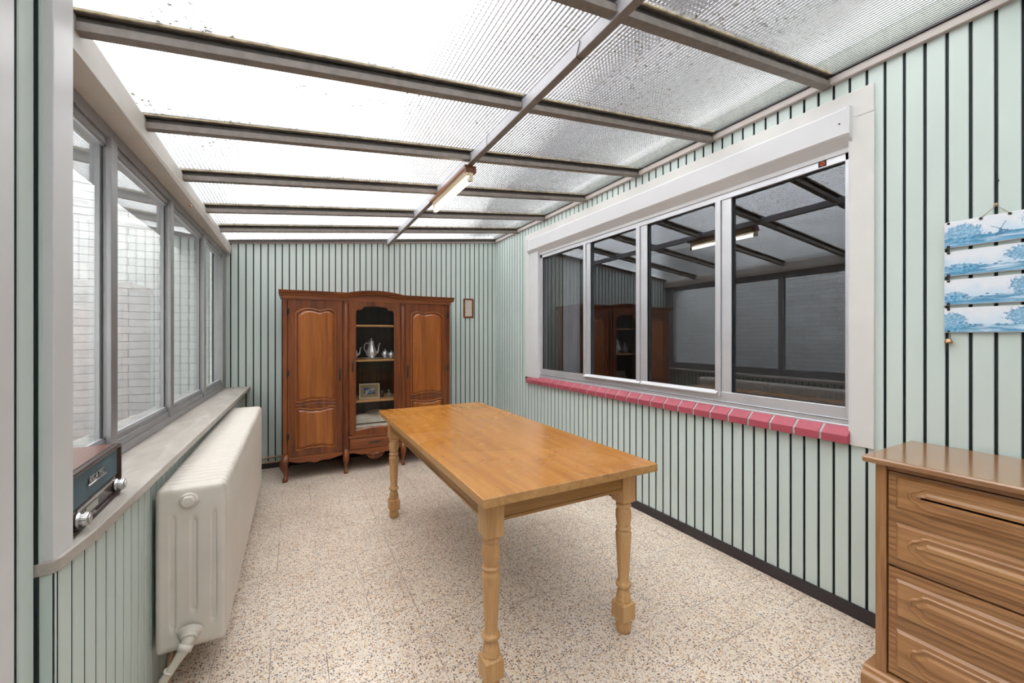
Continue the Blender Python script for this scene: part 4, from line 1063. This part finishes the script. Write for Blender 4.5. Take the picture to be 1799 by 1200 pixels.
def pot(name, x, y, z, h, r, label, cat, side=1, group=None):
    t = empty(name, (x, y, z), label, cat, group)
    prof = [(0.55*r,0),(0.60*r,0.03*h),(0.50*r,0.06*h),(0.80*r,0.12*h),(1.0*r,0.22*h),(0.98*r,0.32*h),(0.75*r,0.46*h),(0.52*r,0.62*h),(0.46*r,0.74*h),(0.50*r,0.80*h)]
    build('body', fluted(prof, x, y, z), silver, t)
    ld = build('lid', MB().lathe([(0.50*r,0.80*h),(0.46*r,0.83*h),(0.30*r,0.88*h),(0.10*r,0.91*h),(0.08*r,0.93*h),(0.16*r,0.96*h),(0.10*r,1.0*h)], x, y, z, 24), silver, t)
    s = side
    build('spout', MB().tube([(x+s*0.75*r,y,z+0.24*h),(x+s*1.25*r,y,z+0.30*h),(x+s*1.35*r,y,z+0.48*h),(x+s*1.45*r,y,z+0.68*h),(x+s*1.72*r,y,z+0.76*h)], [0.20*r,0.17*r,0.12*r,0.10*r,0.09*r], 10), silver, t)
    build('handle', MB().tube([(x-s*0.50*r,y,z+0.70*h),(x-s*0.85*r,y,z+0.78*h),(x-s*1.30*r,y,z+0.68*h),(x-s*1.42*r,y,z+0.52*h),(x-s*1.15*r,y,z+0.34*h),(x-s*0.90*r,y,z+0.30*h)], 0.08*r, 8), silver, t)
    return t
zs = SH[1]+0.0172; PY = 4.34
tray(0.700, PY, zs, 0.080, 1.25, 'silver tray under the tall coffee pot')
pot('coffee_pot', 0.700, PY, zs+0.0068, 0.205, 0.052, 'tall fluted silver coffee pot in the middle of the wardrobe shelf', 'pot', 1, 'silver tea service')
tray(0.535, PY+0.03, zs, 0.062, 1.1, 'silver tray under the teapot at the left of the shelf')
pot('teapot', 0.530, PY+0.03, zs+0.0068, 0.150, 0.046, 'silver teapot partly hidden by the left side of the glazed door', 'pot', 1, 'silver tea service')
tray(0.875, PY, zs, 0.070, 1.0, 'silver tray under the two small lidded bowls')
def sugar(name, x, y, k, label, cat):
    t = empty(name, (x, y, zs+0.0068), label, cat, 'silver tea service')
    build('body', fluted([(0.020*k,0),(0.022*k,0.004*k),(0.018*k,0.010*k),(0.032*k,0.022*k),(0.037*k,0.036*k),(0.034*k,0.050*k),(0.027*k,0.058*k),(0.029*k,0.062*k)], x, y, zs+0.0068, 32, 8, 0.05), silver, t)
    build('lid', MB().lathe([(0.029*k,0.062*k),(0.022*k,0.070*k),(0.006*k,0.077*k),(0.005*k,0.080*k),(0.009*k,0.086*k),(0.004*k,0.092*k)], x, y, zs+0.0068, 24), silver, t)
    build('handle', MB().tube([(x+0.030*k,y,zs+0.052*k),(x+0.050*k,y,zs+0.056*k),(x+0.052*k,y,zs+0.036*k),(x+0.034*k,y,zs+0.026*k)], 0.003*k, 8), silver, t)
sugar('sugar_bowl', 0.842, PY+0.030, 1.0, 'silver lidded sugar bowl with knob, left of the pair right of the coffee pot', 'bowl')
sugar('cream_jug', 0.893, PY-0.030, 0.85, 'small silver lidded creamer at the right end of the shelf', 'jug')
# picture frame leaning on the lower shelf
z3 = SH[2]+0.0172
pf_ = empty('photo_frame', (0.672, 4.30, z3), 'small framed picture with cream mount standing in the wardrobe', 'picture frame')
FM = Matrix.Translation((0.672, 4.28, z3+0.002)) @ Matrix.Rotation(math.radians(-6), 4, 'Z') @ Matrix.Rotation(math.radians(-9), 4, 'X')
def ringbox(w_, h_, b, t, mb=None, y0=0):
    mb = mb or MB()
    mb.box(-w_/2, w_/2, y0, y0+t, 0, b); mb.box(-w_/2, w_/2, y0, y0+t, h_-b, h_); mb.box(-w_/2, -w_/2+b, y0, y0+t, b, h_-b); mb.box(w_/2-b, w_/2, y0, y0+t, b, h_-b); return mb
build('border', ringbox(0.196, 0.150, 0.010, 0.012).xf(FM), plain('frame_cream', (0.60,0.57,0.48), 0.5), pf_, 0.001)
build('mount', MB().box(-0.09,0.09,0.006,0.011,0.009,0.141).xf(FM), plain('mount_tan', (0.34,0.22,0.11), 0.7), pf_)
def pic_mat():
    m, nt, out = new_mat('small_painting'); v = coords(nt)
    principled(nt, out, ramp(nt, noise(nt, v, 28, 5, 0.7), [(0.35,(0.02,0.03,0.07)),(0.48,(0.06,0.12,0.25)),(0.56,(0.35,0.33,0.28)),(0.68,(0.65,0.62,0.55))]), 0.4); return m
build('picture', MB().box(-0.058,0.058,0.004,0.0065,0.038,0.112).xf(FM), pic_mat(), pf_)
for x_, y_, h_, lab, mt in ((0.812, 4.37, 0.060, 'tiny brown glass bottle beside the framed picture', plain('brown_glass', (0.12,0.06,0.03), 0.15)), (0.872, 4.33, 0.078, 'small clear bottle with pale stopper at the right of the lower shelf', plain('pale_glass', (0.30,0.27,0.28), 0.12))):
    b = empty('small_bottle', (x_, y_, z3), lab, 'bottle', 'small bottles in the wardrobe')
    build('body', MB().lathe([(0.013,0),(0.017,0.006),(0.018,h_*0.35),(0.012,h_*0.52),(0.005,h_*0.60),(0.005,h_*0.72)], x_, y_, z3, 20), mt, b)
    build('stopper', MB().lathe([(0.007,h_*0.72),(0.009,h_*0.85),(0.004,h_)], x_, y_, z3, 16), plain('stopper_yellow', (0.55,0.48,0.25), 0.3), b)
def folded(name, x0, x1, y0, y1, z0, h, label, sd):
    random.seed(sd); nx_, ny_ = 22, 12; vs = []
    for lay in (0, 1):
        for j in range(ny_+1):
            for i in range(nx_+1):
                u, v = i/nx_, j/ny_; e = min(u, 1-u, v, 1-v)*5
                top_ = h*(min(1, e)**0.5)*(0.75+0.25*math.sin(u*7+sd)*math.cos(v*4+sd))+0.006
                vs.append((x0+(x1-x0)*u, y0+(y1-y0)*v, z0+(top_ if lay else 0.0)))
    n1 = (nx_+1)*(ny_+1)
    fs = [(j*(nx_+1)+i+n1, j*(nx_+1)+i+1+n1, (j+1)*(nx_+1)+i+1+n1, (j+1)*(nx_+1)+i+n1) for j in range(ny_) for i in range(nx_)]
    fs += [tuple(k-n1 for k in reversed(f)) for f in fs]
    rim = [i for i in range(nx_+1)]+[j*(nx_+1)+nx_ for j in range(1, ny_+1)]+[ny_*(nx_+1)+i for i in range(nx_-1, -1, -1)]+[j*(nx_+1) for j in range(ny_-1, 0, -1)]
    for a_, b_ in zip(rim, rim[1:]+rim[:1]): fs.append((a_, b_, b_+n1, a_+n1))
    return tag(build(name, MB().add(vs, fs, 0, True), cloth_m), label, 'cloth', 'linen in the wardrobe')
folded('folded_cloth', 0.475, 0.94, FY+0.05, 4.60, 0.4035, 0.030, 'flat off-white cloth lying at the bottom behind the glazed door', 1)
folded('folded_cloth', 0.485, 0.90, FY+0.08, 4.55, 0.4410, 0.085, 'rumpled beige cloth heaped on the flat white one in the wardrobe', 3)
build('shelf', MB().box(0.4595, 0.9525, FY+0.03, BY-0.018, 0.386, 0.403), wood_shelf, cb, 0.001)

# ================================================================== SMALL PICTURE on far wall
sp = empty('wall_frame', (1.898, YB-0.012, 1.533), 'small narrow framed sampler hanging right of the wardrobe', 'picture frame')
SM = Matrix.Translation((1.898, YB-0.014, 1.533))
build('border', ringbox(0.127, 0.240, 0.018, 0.014).xf(SM), wood_cux, sp, 0.003)
def sampler():
    m, nt, out = new_mat('sampler_paper'); tc = N(nt, 'ShaderNodeTexCoord'); sep = N(nt, 'ShaderNodeSeparateXYZ'); L(nt, tc.outputs['Object'], sep.inputs[0])
    ln = math_n(nt, 'GREATER_THAN', math_n(nt, 'SINE', math_n(nt, 'MULTIPLY', sep.outputs[2], 2*PI/0.016)), 0.1)
    mp = N(nt, 'ShaderNodeMapping'); mp.inputs['Scale'].default_value = (300, 1, 60); L(nt, tc.outputs['Object'], mp.inputs[0])
    c = mixc(nt, math_n(nt, 'MULTIPLY', math_n(nt, 'MULTIPLY', ln, math_n(nt, 'GREATER_THAN', noise(nt, mp.outputs[0], 1, 2), 0.5)), 0.5), (0.62,0.56,0.47), (0.2,0.17,0.14))
    principled(nt, out, c, 0.4); return m
build('picture', MB().box(-0.047,0.047,0.006,0.012,0.017,0.223).xf(SM), sampler(), sp)

# ================================================================== HANGING PLAQUES on right wall
hp = empty('hanging_plaques', (XR-0.012, 0.463, 1.309), 'four blue painted landscape plaques hung one below another on chain links', 'wall decoration')
zz = [(1.641,1.743),(1.530,1.627),(1.417,1.516),(1.309,1.406)]
tr = [((0.085,-0.004,0.055,0.040),(-0.115,0.020,0.055,0.035)),((0.09,-0.020,0.050,0.018),(-0.095,0.014,0.075,0.034)),((0.105,-0.020,0.035,0.022),(-0.100,0.012,0.070,0.040)),((0.115,-0.010,0.045,0.040),(-0.085,0.012,0.065,0.036))]
for (z0, z1), (a_, b_), sd in zip(zz, tr, (1, 2, 3, 4)):
    pl = build('plaque', MB().box(XR-0.012, XR-0.005, 0.327, 0.599, z0, z1), plain('plaque_rim', (0.62,0.62,0.62), 0.4), hp, 0.002)
    zc = (z0+z1)/2
    f = build('painting', MB().box(XR-0.0130, XR-0.0118, 0.330, 0.596, z0+0.003, z1-0.003), plaque_mat(sd, a_, b_), pl, origin=(XR-0.0125, 0.463, zc))
    for yy in (0.585, 0.341):
        build('eyelet', MB().tube([(XR-0.0135, yy, z0+0.006),(XR-0.0150, yy, z0+0.006)], 0.0045, 10), iron, pl)
        build('eyelet', MB().tube([(XR-0.0135, yy, z1-0.006),(XR-0.0150, yy, z1-0.006)], 0.0045, 10), iron, pl)
# windmill in the top painting: simple drawn sails
mb = MB()
for a in (0.5, 2.07, 3.64, 5.2):
    mb.tube([(XR-0.0134, 0.452, 1.688), (XR-0.0134, 0.452+0.026*math.cos(a), 1.688+0.030*math.sin(a))], 0.0007, 5)
mb.prism([(0.446,1.668),(0.458,1.668),(0.455,1.688),(0.449,1.688)], 'x', XR-0.0137, XR-0.0130)
build('painted_mill', mb, plain('plaque_ink', (0.07,0.22,0.38), 0.3), hp)
for (za, zb_) in ((1.641,1.627),(1.530,1.516),(1.417,1.406)):
    for yy in (0.585, 0.341):
        mb = MB()
        for zc in (za+0.001, (za+zb_)/2-0.001, zb_-0.001):
            mb.tube([(XR-0.0155, yy+0.0035*math.cos(t*PI/5), zc+0.0055*math.sin(t*PI/5)) for t in range(10)], 0.0012, 5, closed=True)
        build('chain_link', mb, iron, hp)
build('cord', MB().tube([(XR-0.014,0.500,1.737),(XR-0.008,0.463,1.776),(XR-0.014,0.430,1.737)], 0.0014, 6), plain('cord_beige', (0.45,0.38,0.28), 0.8), hp)
for yy in (0.500, 0.430): build('eyelet', MB().tube([(XR-0.013, yy, 1.736),(XR-0.0155, yy, 1.736)], 0.005, 10), iron, hp)
bl = build('bell', MB().lathe([(0.012,0),(0.0115,0.006),(0.0095,0.012),(0.007,0.017),(0.002,0.019)], XR-0.012, 0.585, 1.268, 18), brass, hp)
build('bell_ring', MB().tube([(XR-0.013, 0.585+0.005*math.cos(t*PI/5), 1.296+0.009*math.sin(t*PI/5)) for t in range(10)], 0.0013, 5, closed=True), iron, bl)
tag(build('nail', MB().tube([(XR+0.004,0.463,1.778),(XR-0.012,0.463,1.780)], 0.0022, 8).tube([(XR-0.012,0.463,1.780),(XR-0.0135,0.463,1.780)], 0.0045, 8), brass), 'nail holding the cord of the blue plaques', 'nail')
tag(build('nail', MB().tube([(XR+0.010,0.461,1.868),(XR-0.004,0.461,1.868)], 0.0035, 8), black), 'dark empty nail above the blue plaques', 'nail')
tag(build('yellow_socket', MB().box(XR-0.014, XR+0.002, 4.285, 4.35, 0.36, 0.425), plain('socket_yellow', (0.72,0.58,0.25), 0.5), bevel=0.006), 'small yellowish socket on the right wall near the far corner', 'socket')

# ================================================================== CHEST OF DRAWERS
CY1, CY0 = 0.668, -0.30; CXF = 1.860; CXB = XR-0.014
ch = empty('chest_of_drawers', ((CXF+CXB)/2, (CY0+CY1)/2, 0), 'oak chest of drawers with raised drawer panels against the right wall', 'chest of drawers')
mb = MB()
mb.prism([(1.826,0.842),(1.826,0.856),(1.832,0.862),(CXB,0.862),(CXB,0.838),(1.836,0.838)], 'y', CY0-0.03, CY1+0.026)
build('top', mb, wood_cht, ch, 0.002)
mb = MB().box(CXF+0.02, CXB, CY0, CY1, 0.085, 0.838)
mb.box(CXF, CXF+0.03, CY1-0.031, CY1, 0.085, 0.838); mb.box(CXF, CXF+0.03, CY0, CY0+0.031, 0.085, 0.838)
build('body', mb, wood_chz, ch, 0.002)
build('top_rail', MB().box(CXF+0.010, CXF+0.03, CY0+0.031, CY1-0.031, 0.818, 0.838), wood_ch, ch, 0.002)
mb = MB().prism([(CXF-0.008,0.092),(CXF-0.016,0.086),(CXF-0.020,0.074),(CXF-0.032,0.066),(CXF-0.036,0.052),(CXF-0.036,0.0),(CXB,0.0),(CXB,0.092)], 'y', CY0-0.03, CY1+0.03)
build('plinth', mb, wood_ch, ch, 0.002)
def plaque_shape(ya, yb, zc, h):
    """raised field with an ogee point at each end; ya < yb; returns (y,z)"""
    end = [(0.0, 0.5), (0.022, 0.42), (0.034, 0.50), (0.052, 0.50)]
    pts = []
    def side(y, s):
        o = []
        prof = [(0.062,-0.5),(0.045,-0.50),(0.034,-0.46),(0.027,-0.36),(0.021,-0.30),(0.010,-0.24),(0.002,-0.13),(0.0,0.0),(0.002,0.13),(0.010,0.24),(0.021,0.30),(0.027,0.36),(0.034,0.46),(0.045,0.50),(0.062,0.5)]
        for d, z in prof: o.append((y+s*d, zc+z*h))
        return o
    r = side(ya, 1); l = side(yb, -1)
    return r+l[::-1]
def front(z0, z1, fields):
    d = build('drawer', MB().box(CXF+0.006, CXF+0.026, CY0+0.034, CY1-0.034, z0, z1), wood_chg, ch, 0.003)
    for f0, f1 in fields:
        ya, yb = CY0+0.060, CY1-0.056
        fp = [(ya,f0),(yb,f0),(yb,f1),(ya,f1)]
        mb = MB(); n = 4; vs = []
        pl_ = plaque_shape(ya+0.035, yb-0.038, (f0+f1)/2, (f1-f0)*0.62)
        # rectangular raised field with bevelled rim
        rings = [(0.0, 0.006), (0.008, -0.004)]
        for dd, xx in rings: vs += [(CXF+xx, p[0], p[1]) for p in inset_poly(fp, dd)]
        mb.add(vs, [(k, (k+1)%4, 4+(k+1)%4, 4+k) for k in range(4)]+[(4,5,6,7)])
        e = build('drawer_panel', mb, wood_ch, d)
        n = len(pl_); vs = []; mb = MB()
        for dd, xx in ((-0.005, -0.0038), (-0.001, -0.0085), (0.003, -0.0080), (0.007, -0.0005), (0.012, -0.0002), (0.016, -0.0060), (0.024, -0.0105)):
            vs += [(CXF+xx, p[0], p[1]) for p in inset_poly(pl_, dd)]
        mb.add(vs, [(r_*n+k, r_*n+(k+1)%n, (r_+1)*n+(k+1)%n, (r_+1)*n+k) for r_ in range(6) for k in range(n)])
        mb.add(vs[-n:], [tuple(range(n))])
        build('drawer_moulding', mb, wood_ch, d)
front(0.484, 0.816, ((0.692, 0.808), (0.512, 0.640)))
front(0.100, 0.478, ((0.314, 0.444), (0.135, 0.268)))
